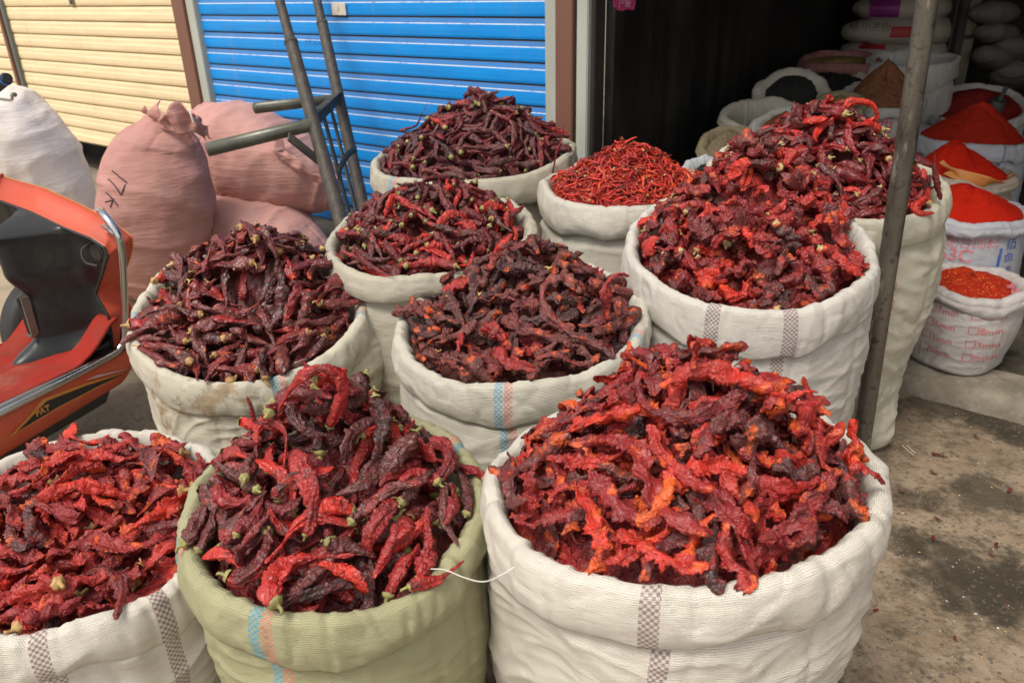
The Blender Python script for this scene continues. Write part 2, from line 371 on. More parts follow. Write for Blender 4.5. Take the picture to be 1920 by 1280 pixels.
def calyx_arrays(rg, c0, t0, R, stem=None):
    """small lobed cap and stub stem at the broad end"""
    d = -np.array(t0); up = np.array([.1, .2, 1.]); n = np.cross(up, d); n /= np.linalg.norm(n); b = np.cross(d, n)
    nA = 20; rings = []; R = max(R, .0035)
    stem = rg.uniform(.2, 1.3)*R if stem is None else stem
    bend = rg.normal(0, .4, 2); ph = rg.uniform(0, 6)
    prof = [(-.35, .98, .10), (-.10, .94, .07), (.14, .78, .03), (.32, .46, .0), (.42, .30, 0)]
    for (h, rr, lob) in prof:
        rings.append([c0 + d*(h*R*(1-.5*lob*0)+0) + R*(rr*(1+lob*math.cos(6*a+ph)))*(math.cos(a)*n+math.sin(a)*b) for a in np.arange(nA)*2*PI/nA])
    for q in (.5, 1.0):
        cc = c0 + d*(.42*R+stem*q) + (n*bend[0]+b*bend[1])*stem*q*q
        rings.append([cc + R*(.24 if q < 1 else .30)*(math.cos(a)*n+math.sin(a)*b) for a in np.arange(nA)*2*PI/nA])
    rings.append([cc + d*.0006 + R*.01*(math.cos(a)*n+math.sin(a)*b) for a in np.arange(nA)*2*PI/nA])
    V = np.array(rings).reshape(-1, 3); V += R*.12*np.c_[vn(V[:, 0]*400, V[:, 1]*400, V[:, 2]*400), vn(V[:, 0]*400, V[:, 1]*400, V[:, 2]*400, 3), vn(V[:, 0]*400, V[:, 1]*400, V[:, 2]*400, 5)]
    k = len(rings); i, j = np.meshgrid(np.arange(k-1), np.arange(nA), indexing='ij'); j2 = (j+1) % nA
    return V, np.stack([i*nA+j, i*nA+j2, (i+1)*nA+j2, (i+1)*nA+j], -1).reshape(-1, 4)

def rotz(a): c, s = math.cos(a), math.sin(a); return np.array([[c, -s, 0], [s, c, 0], [0, 0, 1.]])
def rotx(a): c, s = math.cos(a), math.sin(a); return np.array([[1., 0, 0], [0, c, -s], [0, s, c]])
def roty(a): c, s = math.cos(a), math.sin(a); return np.array([[c, 0, s], [0, 1., 0], [-s, 0, c]])

# ------------------------------------------------------------------ open sack
def sack_fns(S):
    r, e, z, tx, ty, sd = S['r'], S.get('e', 0), S['z'], S.get('tx', 0), S.get('ty', 0), S['seed']
    def Rr(a): return r*np.sqrt(np.cos(a)**2 + ((1+e)*np.sin(a))**2)*(1+.018*vn(np.cos(a)*1.6+5, np.sin(a)*1.6, 0, sd))*(1+S.get('sq', 0)*np.cos(4*a+.6))
    def Zr(a): return z + tx*np.cos(a) + ty*np.sin(a) + .010*vn(np.cos(a)*2+3, np.sin(a)*2, 0, sd+1)
    return Rr, Zr
def make_sack(S, mat_body, mat_cuff, label, group, name='woven_sack', lod=1.):
    sd = S['seed']; Rr, Zr = sack_fns(S); nA = int(320*lod); r0 = S['r']
    a = np.arange(nA)*2*PI/nA; ca, sa = np.cos(a), np.sin(a)
    bx, by = S.get('base', (0, 0)); rb = S.get('rb', .86); zg = S.get('zg', 0.)
    ch = S.get('cuff', .085)
    # body -------------------------------------------------
    nB = int(130*lod); V = []; UV = []
    fo = S.get('fold', 1.)
    for k in range(nB):
        s = k/(nB-1)                                   # 0 bottom .. 1 just under the crest
        zt = Zr(a) - .018 - zg
        zz = zt*s
        pr = rb + (1-rb)*sstep(0, .75, s)**.8 + S.get('belly', .03)*math.sin(PI*min(1, s*1.15))
        pr = pr - .10*(1-min(1, s/.10))**3             # rounded bottom edge
        corner = 1 + .05*(1-s)*np.cos(4*a+S.get('ca', .8))
        R_ = Rr(a)*pr*corner - .004 - .012*sstep(.84, .9, s)
        hz = zz + (0 if k == 0 else 0)
        # horizontal fabric folds: ridged, slightly slanted, stronger low down
        wrp = .10*vn(ca*1.3, sa*1.3, hz*3, sd+20)
        f1 = ridge(vn(ca*2.2+4, sa*2.2, (hz+wrp*1.6)*19, sd+21), 3)
        f2 = ridge(vn(ca*2.6, sa*2.6+2, (hz+wrp*.7)*34, sd+22), 3)
        f3 = fbm(ca*3, sa*3, hz*9, sd+23)
        big = vn(ca*1.3, sa*1.3, hz*5, sd+24)
        vf = ridge(vn(ca*5, sa*5, hz*2.0, sd+25), 4)
        env = sstep(.0, .08, s)*(1-sstep(.88, 1, s))
        R_ = R_ + env*fo*(.0055*f1 + .0042*f2 + .0035*f3 + .009*big - .005*vf)
        if S.get('ruch'):
            f4 = ridge(vn(ca*2.0+1, sa*2.0, (hz+wrp*1.2-.06*np.sin(a+1))*62, sd+50), 2); f5 = ridge(vn(ca*1.2+1, sa*1.2, (hz+wrp-.09*np.sin(a+1))*30, sd+51), 3)
            R_ = R_ + env*S['ruch']*(.0045*f4 + .006*f5)
        R_ = R_ - S.get('waist', 0)*Rr(a)*math.exp(-((s-.32)/.22)**2)
        for (ea, ew, eh, ez, ezw) in S.get('ears', ()):   # pulled-out corners
            da = (a-ea+PI) % (2*PI)-PI
            R_ = R_ + eh*np.exp(-(da/ew)**2)*math.exp(-(((hz.mean())-ez)/ezw)**2)
        sh = (1-s)**1.3
        V.append(np.c_[R_*ca + bx*sh, R_*sa + by*sh, zz + zg + .004*f3*env])
        UV.append(np.c_[a*r0, zz])
    # bottom closing ring
    V.insert(0, np.c_[V[0][:, 0]*.05, V[0][:, 1]*.05, V[0][:, 2]*0+zg+.002]); UV.insert(0, UV[0]*1)
    V = np.array(V); UV = np.array(UV)
    def closed(V, UV):
        V = np.concatenate([V, V[:, :1]], 1); e = UV[:, :1].copy(); e[..., 0] += 2*PI*r0; UV = np.concatenate([UV, e], 1)
        m_, n_ = V.shape[:2]; i, j = np.meshgrid(np.arange(m_-1), np.arange(n_-1), indexing='ij')
        Q = np.stack([i*n_+j, i*n_+j+1, (i+1)*n_+j+1, (i+1)*n_+j], -1).reshape(-1, 4)
        return V.reshape(-1, 3), Q, UV.reshape(-1, 2)
    v, q, uv = closed(V, UV)
    o = link(name, mesh_arr(name, v, q, [mat_body], uv=uv), loc=(S['x'], S['y'], 0))
    tag(o, label, 'sack', group)
    # cuff: the mouth rolled outwards -----------------------
    hem = ch*(1 + .22*vn(ca*1.7+8, sa*1.7, 0, sd+30) + .10*vn(ca*5, sa*5, 0, sd+31))
    tk = S.get('tk', 1.)
    prof = [(-.030, -.16, 0), (-.028, -.11, .2), (-.026, -.07, .5), (-.0245, -.04, .8), (-.021, -.018, 1), (-.0145, -.004, 1), (-.007, .002, 1), (.001, .0, 1), (.0075, -.006, 1), (.0105, -.016, 1)]
    nO = 12
    rows = []; vv = []; acc = 0; last = None
    sub = []
    for k in range(len(prof)-1):
        for w in (0, .5): sub.append(tuple(np.array(prof[k])*(1-w)+np.array(prof[k+1])*w))
    sub.append(prof[-1])
    for (dr, dz, w) in sub: rows.append((np.full(nA, dr*tk), np.full(nA, dz), w))
    for k in range(1, nO+1):
        f = k/nO
        dr = .0105 + .0055*math.sin(PI*f*.9)*tk - .003*f**3
        rows.append((np.full(nA, dr), -.016 - (hem-.016)*f, 1.))
    for f, dr in ((1.02, .0035), (.96, -.0015), (.85, -.003)): rows.append((np.full(nA, dr), -.016-(hem-.016)*f, 1.))
    V = []; UV = []
    tot = 0; pz = None
    for (dr, dz, w) in rows:
        R_ = Rr(a); Z_ = Zr(a)
        h = dz.mean() if hasattr(dz, 'mean') else dz
        outf = 1. if dr.mean() > 0 else .6
        cre = fbm(ca*8, sa*8, h*16, sd+33)*.0026 + .0036*(ridge(vn(ca*3.2+2, sa*3.2, h*11+vn(ca*3, sa*3, 0, sd)*1.8, sd+34), 4)-.3)*outf
        vert = .0055*ridge(vn(ca*13, sa*13, h*4, sd+35), 4)*(1-sstep(-.01, .01, dr.mean()))
        pinch = -.004*ridge(vn(ca*4.2, sa*4.2+3, 0, sd+36), 8)
        cre = cre - .0042*ridge(vn(ca*6.5+h*9, sa*6.5, h*6, sd+40), 9) - .003*ridge(vn(ca*5, sa*5, h*26+2*vn(ca*2, sa*2, 0, sd), sd+41), 8)
        twist = S.get('twist', 0)*vn(ca*2.3, sa*2.3, h*16, sd+38)
        rr = R_ + dr + (cre + twist)*w - vert + (.0 if w < 1 else .5*pinch)
        zz = Z_ + dz + pinch*w*1.4 + .5*cre*w + .4*twist*w
        if pz is not None: tot += float(np.hypot(rr-pr_, zz-pz).mean())
        pz, pr_ = zz, rr
        V.append(np.c_[rr*ca, rr*sa, zz]); UV.append(np.c_[a*r0, np.full(nA, tot)])
    v, q, uv = closed(np.array(V), np.array(UV))
    c = link('rolled_rim', mesh_arr('rolled_rim', v, q, [mat_cuff], uv=uv), parent=o)
    return o

# ------------------------------------------------------------------ heaps of chilies
ALL = []      # every placed chili: dict(pile, variant, Mat, V(world), rnd)
def make_pile(S, kind, n, seed, peak, pk=(0, 0), pw=1.7, variants=14, lod=1., cell=.005, keep_clear=()):
    rg = np.random.default_rng(seed); kp = KP[kind]; Rr, Zr = sack_fns(S)
    nL, nA = int(74*lod), int(28*lod)
    if kind == 'tiny': nL, nA = 13, 7
    vars_ = []
    for i in range(variants):
        V, Q, U, end = chili_arrays(rg, kp, nL, nA)
        cal = None
        if kp['cal'] and rg.random() < kp['cp']: cal = calyx_arrays(rg, *end)
        # sample points, lower and upper
        idx = np.arange(0, len(V), 2 if len(V) < 200 else 3)
        vars_.append(dict(V=V, Q=Q, U=U, cal=cal, s=V[idx], lo=None))
    # height grid
    E = S['r']*1.25+.05; N = int(2*E/cell); g = (np.arange(N)+.5)*cell - E
    GX, GY = np.meshgrid(g, g, indexing='ij'); ang = np.arctan2(GY, GX); rad = np.hypot(GX, GY)
    rin = Rr(ang) - .026; rim = Zr(ang)
    q = np.clip(np.hypot((GX-pk[0]*(1-rad/rin.mean())), (GY-pk[1]*(1-rad/rin.mean())))/rin, 0, 1)
    tgt = rim - S.get('drop', .034) + peak*(1-q**pw)**1.0*(1+.0*ang) + .010*vn(GX*12, GY*12, 0, seed)
    inside = rad < rin
    depth = .055 if kind != 'tiny' else .02
    base = tgt - depth
    H = np.where(inside, base+.0, np.where(rad < rin+.04, rim+.004, -9.))
    gz, gy = np.gradient(tgt, cell)
    tg = np.where(inside & (rad < rin-.012), tgt, -9)
    placed = []
    cells = np.flatnonzero(tg > -5)
    Rloc = S['r']
    def fits(v, xy, Rm, zadd=True):
        p = v @ Rm.T; X = p[:, 0]+xy[0]; Y = p[:, 1]+xy[1]
        ix = ((X+E)/cell).astype(int); iy = ((Y+E)/cell).astype(int)
        if ix.min() < 0 or iy.min() < 0 or ix.max() >= N or iy.max() >= N: return None
        hh = H[ix, iy]; 
        out = (hh < -5).mean()
        need = hh - p[:, 2]
        need = need[hh > -5]
        if len(need) == 0: return None
        return float(np.quantile(need, .90)), ix, iy, p[:, 2], out
    for it in range(n):
        w = np.clip((tg-H).ravel()[cells], 0, None)
        if it > n*.75: w = w + .0015
        w = w**1.6
        if w.sum() <= 0: break
        c = cells[rg.choice(len(cells), p=w/w.sum())]; cx, cy = divmod(c, N)
        x, y = g[cx]+rg.normal(0, .003), g[cy]+rg.normal(0, .003)
        vi = int(rg.integers(variants)); vr = vars_[vi]; sc = float(np.clip(rg.normal(1, .13), .7, 1.35))
        best = None
        sx, sy = gz[cx, cy]*.75, gy[cx, cy]*.75
        nrm = np.array([-sx, -sy, 1.]); nrm /= np.linalg.norm(nrm)
        for tr in range(3):
            yaw = rg.uniform(0, 2*PI)
            ax = np.array([math.cos(yaw), math.sin(yaw), 0]); ax -= nrm*(ax@nrm); ax /= np.linalg.norm(ax)
            Rm = np.stack([ax, np.cross(nrm, ax), nrm], 1) @ rotx(rg.uniform(0, 2*PI) if kp['flat'][0] > .45 or rg.random() < .25 else rg.normal(0, .35)+PI*rg.integers(2)) @ roty(rg.normal(0, .20)) * sc
            f = fits(vr['s'], (x, y), Rm)
            if f is None or f[4] > .10: continue
            if best is None or f[0] < best[0]: best = (f[0], Rm, f)
        if best is None: continue
        z0, Rm, f = best
        if z0 > tgt[cx, cy] + (.040 if kind == 'pod' else .026 if kind == 'leaf' else .034) + .01*rg.random(): continue
        np.maximum.at(H, (f[1], f[2]), f[3]+z0)
        placed.append((vi, Rm, np.array([S['x']+x, S['y']+y, z0]), float(rg.random())))
    # visible ones are decided later
    pile = dict(H=H, S=S, kind=kind, vars=vars_, placed=placed, tgt=tgt, base=base, g=g, rin=rin, inside=inside, E=E, cell=cell, rim=rim, seed=seed)
    for k, (vi, Rm, T_, rn) in enumerate(placed):
        ALL.append((pile, k, vars_[vi]['V'][::2] @ Rm.T + T_))
    return pile
def heap_base(pile, mat):
    """the packed chilies under the visible layer"""
    S = pile['S']; nA, nR = 120, 30; a = np.arange(nA)*2*PI/nA; Rr, Zr = sack_fns(S); rin = Rr(a)-.024
    V = []
    for k in range(nR):
        f = (k/(nR-1)); x = rin*f*np.cos(a); y = rin*f*np.sin(a)
        ix = np.clip(((x+pile['E'])/pile['cell']).astype(int), 0, len(pile['g'])-1); iy = np.clip(((y+pile['E'])/pile['cell']).astype(int), 0, len(pile['g'])-1)
        z = pile['base'][ix, iy] + .008 + .010*fbm((x+3)*45, y*45, 0, pile['seed'], 2) - .015*(f > .97)
        V.append(np.c_[x+S['x'], y+S['y'], z])
    V = np.array(V).reshape(-1, 3); i, j = np.meshgrid(np.arange(nR-1), np.arange(nA), indexing='ij'); j2 = (j+1) % nA
    return V, np.stack([i*nA+j, (i+1)*nA+j, (i+1)*nA+j2, i*nA+j2], -1).reshape(-1, 4)

# ------------------------------------------------------------------ the ten sacks of chilies
def s_(x, y, r, z, e=0, tx=0, ty=0, **k): return dict(x=x, y=y, r=r, z=z, e=e, tx=tx, ty=ty, **k)
PUR = (.22, .10, .12); BLU = (.05, .38, .58); PNK = (.72, .22, .18); RLN = (.62, .16, .15)
WHITE = (.82, .755, .645); GREEN = (.48, .455, .26); CREAM = (.74, .68, .54); GREYW = (.71, .665, .55); TALL = (.73, .68, .53); BACKC = (.60, .55, .43)
def U_(S, px, py, z):
    p = P(px, py, z); a = math.atan2(p[1]-S['y'], p[0]-S['x']) % (2*PI); return a*S['r']
def duo(u): return [(u-.009, .017, BLU, 'chk'), (u+.009, .017, PNK, 'chk')]
SK = {}
SK['1'] = s_(.243, .993, .285, .623, -.02, .030, -.011, seed=11, rb=.80, cuff=.088, sq=.012, base=(-.02, .02), ruch=.35)
SK['2'] = s_(-.287, 1.037, .236, .554, .014, -.008, .034, seed=22, rb=.84, cuff=.075, fold=.7)
SK['3'] = s_(-.745, 1.085, .242, .490, .0, -.010, .030, seed=33, rb=.86, cuff=.075)
SK['4'] = s_(-.657, 1.845, .286, .572, .0, -.019, .078, seed=44, rb=.84, cuff=.085, ears=((.15, .5, .05, .45, .12),), fold=1.1)
SK['5'] = s_(.022, 1.666, .284, .596, .018, .020, .034, seed=55, rb=.86, cuff=.085, fold=.8)
SK['6'] = s_(.574, 1.804, .285, .715, .013, .017, .061, seed=66, rb=.88, cuff=.095, fold=.9, ruch=.5)
SK['7'] = s_(-.216, 2.089, .285, .673, .011, .013, .030, seed=77, rb=.86, cuff=.07, fold=.8)
SK['8'] = s_(-.115, 2.72, .345, .76, .0, .015, .02, seed=88, rb=.85, cuff=.085, fold=.7)
SK['9'] = s_(.362, 2.31, .262, .738, .0, .0, .0, seed=99, rb=.95, cuff=.085, twist=.012, belly=.06)
SK['10'] = s_(.92, 2.25, .325, .765, .01, -.008, .042, seed=110, rb=.74, cuff=.08, fold=1.0, base=(-.01, -.13), belly=.0, ruch=1.2, waist=.045, ears=((-.72, .20, .035, .02, .09),))
def stripes(k, cuff):
    S = SK[k]; o = []
    if k == '1': o = [(U_(S, 1222, 1150, .57), .025, PUR, 'chk')] if cuff else [(U_(S, 1240, 1230, .50), .025, PUR, 'chk')]
    if k == '2': o = (duo(U_(S, 492, 1190, .50))+duo(U_(S, 322, 1015, .55))+duo(U_(S, 876, 822, .56))) if cuff else duo(U_(S, 522, 1250, .44))
    if k == '3': o = [(U_(S, 78, 1190, .45), .026, PUR, 'chk'), (U_(S, 330, 1150, .45), .026, PUR, 'chk')] if cuff else [(U_(S, 100, 1255, .40), .026, PUR, 'chk'), (U_(S, 352, 1200, .40), .024, PUR, 'chk')]
    if k == '4': o = duo(U_(S, 540, 700, .58))+duo(U_(S, 690, 560, .58))+duo(U_(S, 252, 570, .6)) if cuff else duo(U_(S, 730, 590, .5))
    if k == '5': o = duo(U_(S, 935, 745, .57))+duo(U_(S, 828, 538, .62))+duo(U_(S, 1182, 640, .57)) if cuff else duo(U_(S, 948, 800, .5))
    if k == '6': o = [(U_(S, 1322, 575, .68), .03, PUR, 'chk'), (U_(S, 1530, 600, .68), .03, PUR, 'chk')] if cuff else [(U_(S, 1308, 640, .60), .028, PUR, 'chk'), (U_(S, 1508, 680, .60), .028, PUR, 'chk')]
    if k == '7': o = duo(U_(S, 628, 455, .67)) if cuff else []
    if k == '8': o = duo(U_(S, 722, 320, .76))+duo(U_(S, 1048, 295, .76)) if cuff else []
    if k == '9': o = [(U_(S, 1210, 390, .72), .012, (.25, .42, .30), 'chk')] if cuff else []
    if k == '10': o = [(U_(S, 1765, 420, .74), .006, RLN, 'line')] if cuff else [(U_(S, 1740, 500, .62), .006, RLN, 'line')]
    return o
COLS = {'1': WHITE, '2': GREEN, '3': WHITE, '4': CREAM, '5': GREYW, '6': (.76, .71, .63), '7': BACKC, '8': BACKC, '9': (.68, .63, .53), '10': TALL}
SLAB = {
 '1': 'large white woven sack nearest the camera, one purple checked stripe, full of orange red strips',
 '2': 'olive green woven sack with blue and pink stripes, heaped with long curled dark chilies',
 '3': 'white woven sack cut by the left edge of the photo, full of crimson chilies',
 '4': 'off white sack with brown stains beside the orange scooter, full of leathery chilies',
 '5': 'greyish white sack in the middle with blue and pink stripes, full of brownish chilies',
 '6': 'white sack with two purple checked stripes, standing left of the metal pole',
 '7': 'cream sack directly in front of the hand truck, full of thin dark red chilies',
 '8': 'cream sack farthest back, against the blue shutter, heaped with purplish chilies',
 '9': 'pale sack with a twisted rolled rim, holding the small thin bright red chilies',
 '10': 'tall narrow cream sack with a thin red line, standing right of the metal pole'}
GS = 'open woven sacks of dried chilies'
for k, S in SK.items():
    st = {'4': (9, .54, .75), '3': (9, .66, .3), '2': (7, .70, .2)}.get(k)
    mb_ = mat_sack('sack_body_weave_'+k, COLS[k], stripes(k, False), st, .34)
    mc_ = mat_sack('sack_rim_weave_'+k, COLS[k], stripes(k, True), st, .38)
    S['obj'] = make_sack(S, mb_, mc_, SLAB[k], GS, lod=1. if k in '123456' else .7)
# loose threads at the bottom corner of the tall sack
mth = NT('loose_thread'); mth.out((.7, .66, .58), .7)
mb = MB()
pa = P(1686, 840, .01) ; 
for i in range(2):
    q = pa + np.array([.02-.012*i, 0, .01]); mb.tube(spline([q, q+np.array([.006, -.01-.008*i, -.004]), q+np.array([.012+.003*i, -.03-.012*(i % 3), -.008])], 6), .0008, 5)
mb.v = [tuple(np.array(v)-np.array(SK['10']['obj'].location)) for v in mb.v]
mb.build('frayed_threads', mth.mat, parent=SK['10']['obj'])

PL = {}
PL['1'] = make_pile(SK['1'], 'flake', 430, 101, .185, (.0, .05), 1.35)
PL['2'] = make_pile(SK['2'], 'long', 380, 102, .168, (-.01, .05), 1.15)
PL['3'] = make_pile(SK['3'], 'leaf', 250, 103, .040, (.02, .06), 1.6)
PL['4'] = make_pile(SK['4'], 'pod', 430, 104, .092, (.05, .07), 1.5)
PL['5'] = make_pile(SK['5'], 'brown', 360, 105, .105, (.02, .07), 1.5)
PL['6'] = make_pile(SK['6'], 'crumple', 440, 106, .175, (.03, .06), 1.35)
PL['7'] = make_pile(SK['7'], 'thinred', 360, 107, .125, (-.05, .02), 1.4, lod=.75)
PL['8'] = make_pile(SK['8'], 'purple', 400, 108, .185, (.02, .0), 1.7, lod=.7)
PL['9'] = make_pile(SK['9'], 'tiny', 1900, 109, .130, (.02, .02), 1.5, cell=.004, variants=16)
PL['10'] = make_pile(SK['10'], 'glossy', 370, 110, .200, (.03, .02), 1.25, lod=.75)

# which chilies show largest: count of pixels each one owns as seen from the street
HW, HH = 960, 640; zb = np.full(HW*HH, 1e9); ib = np.full(HW*HH, -1)
for i, (pl, k, V) in enumerate(ALL):
    px, py, d = proj(V); ix = (px/2).astype(int); iy = (py/2).astype(int); ok = (ix >= 0) & (ix < HW) & (iy >= 0) & (iy < HH)
    lin = iy[ok]*HW+ix[ok]; d = d[ok]; 
    o = np.argsort(-d); lin = lin[o]; d = d[o]; m_ = d < zb[lin]; zb[lin[m_]] = d[m_]; ib[lin[m_]] = i
cnt = np.bincount(ib[ib >= 0], minlength=len(ALL))
spacing = np.array([KP[a[0]['kind']]['R'][0] for a in ALL])
order = np.argsort(-cnt)
NIND = 300
chosen = {}
for i in order[:NIND]: chosen.setdefault(id(ALL[i][0]), set()).add(ALL[i][1])
PLN = {
 '1': ('flake', 'nearest white sack', 'orange red chili strips in the nearest white sack'),
 '2': ('long', 'olive green sack', 'long chilies in the olive green sack'),
 '3': ('leaf', 'left edge sack', 'crinkled chilies in the sack at the left edge'),
 '4': ('pod', 'brown stained sack', 'leathery chilies in the stained sack'),
 '5': ('brown', 'greyish middle sack', 'brownish chilies in the middle sack'),
 '6': ('crumple', 'sack left of the pole', 'crumpled chilies in the sack by the pole'),
 '7': ('thinred', 'sack by hand truck', 'thin chilies in the sack by the hand truck'),
 '8': ('purple', 'rear sack by shutter', 'purplish chilies in the rear sack'),
 '9': ('tiny', 'twisted rim sack', 'small chilies'),
 '10': ('glossy', 'tall cream sack', 'glossy chilies in the tall cream sack')}
ADJ = {'flake': 'jagged torn', 'long': 'wrinkled', 'leaf': 'crinkled flat', 'pod': 'smooth leathery', 'brown': 'dusty crumpled', 'crumple': 'crumpled', 'thinred': 'thin wrinkled', 'purple': 'plump wrinkled', 'tiny': 'tiny', 'glossy': 'glossy'}
def tint(kind, rn):
    if kind == 'flake': return ['dark purplish', 'crimson', 'red', 'orange red'][int(np.searchsorted([.26, .55, .82], rn))]
    if kind in ('leaf', 'crumple', 'glossy'): return ['dark purplish', 'maroon', 'crimson', 'bright red'][int(np.searchsorted([.2, .5, .85], rn))]
    if kind == 'brown': return ['blackish', 'brown', 'reddish brown', 'red'][int(np.searchsorted([.18, .6, .85], rn))]
    return ['blackish', 'dark maroon', 'dark crimson', 'red'][int(np.searchsorted([.18, .55, .88], rn))]
for key, pl in PL.items():
    S = pl['S']; kind = pl['kind']; kp = KP[kind]; ch = chosen.get(id(pl), set())
    cm = M[kind]; cal = M[kp['cal']] if kp['cal'] else M['cal_tan']
    Vs = []; Qs = []; Us = []; Rn = []; Mi = []; b = 0
    vm = {}
    org = np.array([S['x'], S['y'], 0.])
    V, Q = heap_base(pl, cm)
    Vs.append(V-org); Qs.append(Q); Us.append(np.full(len(V), .5)); Rn.append(np.full(len(V), .45)); Mi.append(np.zeros(len(Q), int)); b = len(V)
    for i, (vi, Rm, T_, rn) in enumerate(pl['placed']):
        vr = pl['vars'][vi]
        if i in ch:
            if vi not in vm:
                vm[vi] = (mesh_arr('dried_chili', vr['V'], vr['Q'], [cm], attrs={'u': vr['U']}),
                          mesh_arr('calyx', vr['cal'][0], vr['cal'][1], [cal]) if vr['cal'] else None)
            me, mc = vm[vi]
            M4 = np.eye(4); M4[:3, :3] = Rm; M4[:3, 3] = T_
            o = link('dried_chili', me, M=M4); o.color = (rn, random.random(), 0, 1)
            dx, dy = T_[0]-S['x'], T_[1]-S['y']; rr = math.hypot(dx, dy)/S['r']
            if rr < .34: reg = 'near the peak'
            else:
                an = math.degrees(math.atan2(dy, dx)) % 360
                reg = ['on the right', 'on the far right', 'at the back', 'on the far left', 'on the left', 'on the near left', 'at the front', 'on the near right'][int(((an+22.5) % 360)//45)] + (' rim' if rr > .72 else ' slope')
            V2 = vr['V']; chord = np.linalg.norm(V2[-1]-V2[0]); Lc = np.linalg.norm(np.diff(V2[::18 if len(V2) > 700 else 13], axis=0), axis=1).sum()
            shp = 'curled' if chord < .80*max(Lc, 1e-6)*1.0 and False else ADJ[kind]
            tag(o, f"{tint(kind, rn)} {shp} chili {reg}, {PLN[key][1]}", 'chili', PLN[key][2])
            if mc: link('calyx', mc, parent=o)
        else:
            v = vr['V'] @ Rm.T + T_ - org; Vs.append(v); Qs.append(vr['Q']+b); b += len(v); Us.append(vr['U']); Rn.append(np.full(len(v), rn)); Mi.append(np.zeros(len(vr['Q']), int))
            if vr['cal']:
                v = vr['cal'][0] @ Rm.T + T_ - org; Vs.append(v); Qs.append(vr['cal'][1]+b); b += len(v); Us.append(np.zeros(len(v))); Rn.append(np.zeros(len(v))); Mi.append(np.ones(len(vr['cal'][1]), int))
    me = mesh_arr('chili_heap', np.concatenate(Vs), np.concatenate(Qs), [cm, cal], np.concatenate(Mi), {'u': np.concatenate(Us), 'rnd': np.concatenate(Rn)})
    o = link('chili_heap', me, loc=(S['x'], S['y'], 0)); o.color = (0, 0, 0, 1)
    lab = {'9': 'heap of tiny thin bright red dried chilies in the pale sack with the twisted rim'}.get(key, f"heap of {ADJ[kind]} dried chilies filling the {PLN[key][1]}")
    tag(o, lab, 'chili heap', None, 'stuff')
    print('pile', key, len(pl['placed']), len(ch))

# chilies that stand out by themselves
def feature(pxs, kind, R, rn, label, key, cal=None, flat=.75, tip=.25, seed=5, stem=None):
    rg = np.random.default_rng(seed); pl = PL[key]; Sx = pl['S']; pts = []
    for p in pxs:
        px, py = p[:2]; off = p[2] if len(p) > 2 else R*.7
        if isinstance(off, str):                       # same distance as the point before it
            pts.append(PY(px, py, pts[-1][1] + float(off[1:] or 0))); continue
        d = ray(px, py); hit = None
        for t in np.arange(.5, 4, .004):
            q = CAM + d*t; ix = int((q[0]-Sx['x']+pl['E'])/pl['cell']); iy = int((q[1]-Sx['y']+pl['E'])/pl['cell'])
            if 0 <= ix < len(pl['g']) and 0 <= iy < len(pl['g']) and pl['H'][ix, iy] > -5 and q[2] <= pl['H'][ix, iy]+off: hit = q; break
        if hit is None: hit = PY(px, py, pts[-1][1] if pts else Sx['y'])
        pts.append(hit)
    pts = np.array(pts)
    for _ in range(1): pts[1:-1, 1] = .5*pts[1:-1, 1] + .25*(pts[:-2, 1]+pts[2:, 1])
    pts = np.array([PY(p[0], p[1], y) for p, y in zip(pxs, pts[:, 1])]); c = pts.mean(0)
    V, Q, U, end = chili_arrays(rg, KP[kind], 60, 22, path=pts-c, R=R, seed=seed*7, flat=flat, tip=tip)
    o = link('dried_chili', mesh_arr('dried_chili', V, Q, [M[kind]], attrs={'u': U}), loc=tuple(c)); o.color = (rn, .3, 0, 1)
    tag(o, label, 'chili', PLN[key][2])
    if cal:
        v, q = calyx_arrays(rg, *end, stem=stem); link('calyx', mesh_arr('calyx', v, q, [M[cal]]), parent=o)
feature([(617, 800), (632, 765, 'y'), (643, 730, 'y'), (628, 700, 'y'), (600, 690, 'y'), (568, 705, 'y'), (545, 730, 'y'), (520, 770, 'y')], 'long', .0155, .86, 'big bright red arched chili on the very top of the olive green sack heap', '2', 'cal_green', .85, .3, 3, .012)
feature([(765, 1100), (790, 1092), (825, 1085), (870, 1050)], 'long', .0135, .93, 'red chili with orange shoulder and yellow stub, front right rim of olive green sack', '2', 'cal_green', .8, .3, 8, .010)
feature([(275, 995), (330, 980, 'y'), (390, 985, 'y'), (440, 1000, 'y')], 'long', .011, .30, 'brownish chili poking out over the left rim of the olive green sack', '2', None, .7, .3, 9)
feature([(770, 970), (745, 1000), (715, 1050), (700, 1085)], 'long', .0170, .80, 'thick crimson chili lying upright at the front right of the olive green sack', '2', 'cal_green', .8, .35, 12, .006)
feature([(588, 890), (590, 930), (580, 975), (572, 1005)][::-1], 'long', .0125, .70, 'straight dark chili hanging down the middle of the olive green sack heap', '2', 'cal_green', .8, .45, 14, .006)
feature([(1640, 220), (1622, 232, 'y'), (1596, 232, 'y'), (1583, 215, 'y'), (1590, 195, 'y'), (1615, 190, 'y'), (1636, 198, 'y'), (1645, 222, 'y'), (1630, 245, 'y')], 'glossy', .012, .99, 'bright red chili curled into a ring on the peak of the tall cream sack heap', '10', None, .8, .5, 21)
feature([(1764, 375), (1756, 345, 'y'), (1752, 310, 'y'), (1753, 285, 'y')], 'glossy', .0115, .55, 'dark pointed chili standing upright at the right of the tall cream sack', '10', None, .7, .15, 23)
feature([(1735, 372), (1718, 385), (1722, 400), (1750, 400)], 'glossy', .015, 1.0, 'bright red knobbly chili at the front right rim of the tall cream sack', '10', None, .9, .6, 24)
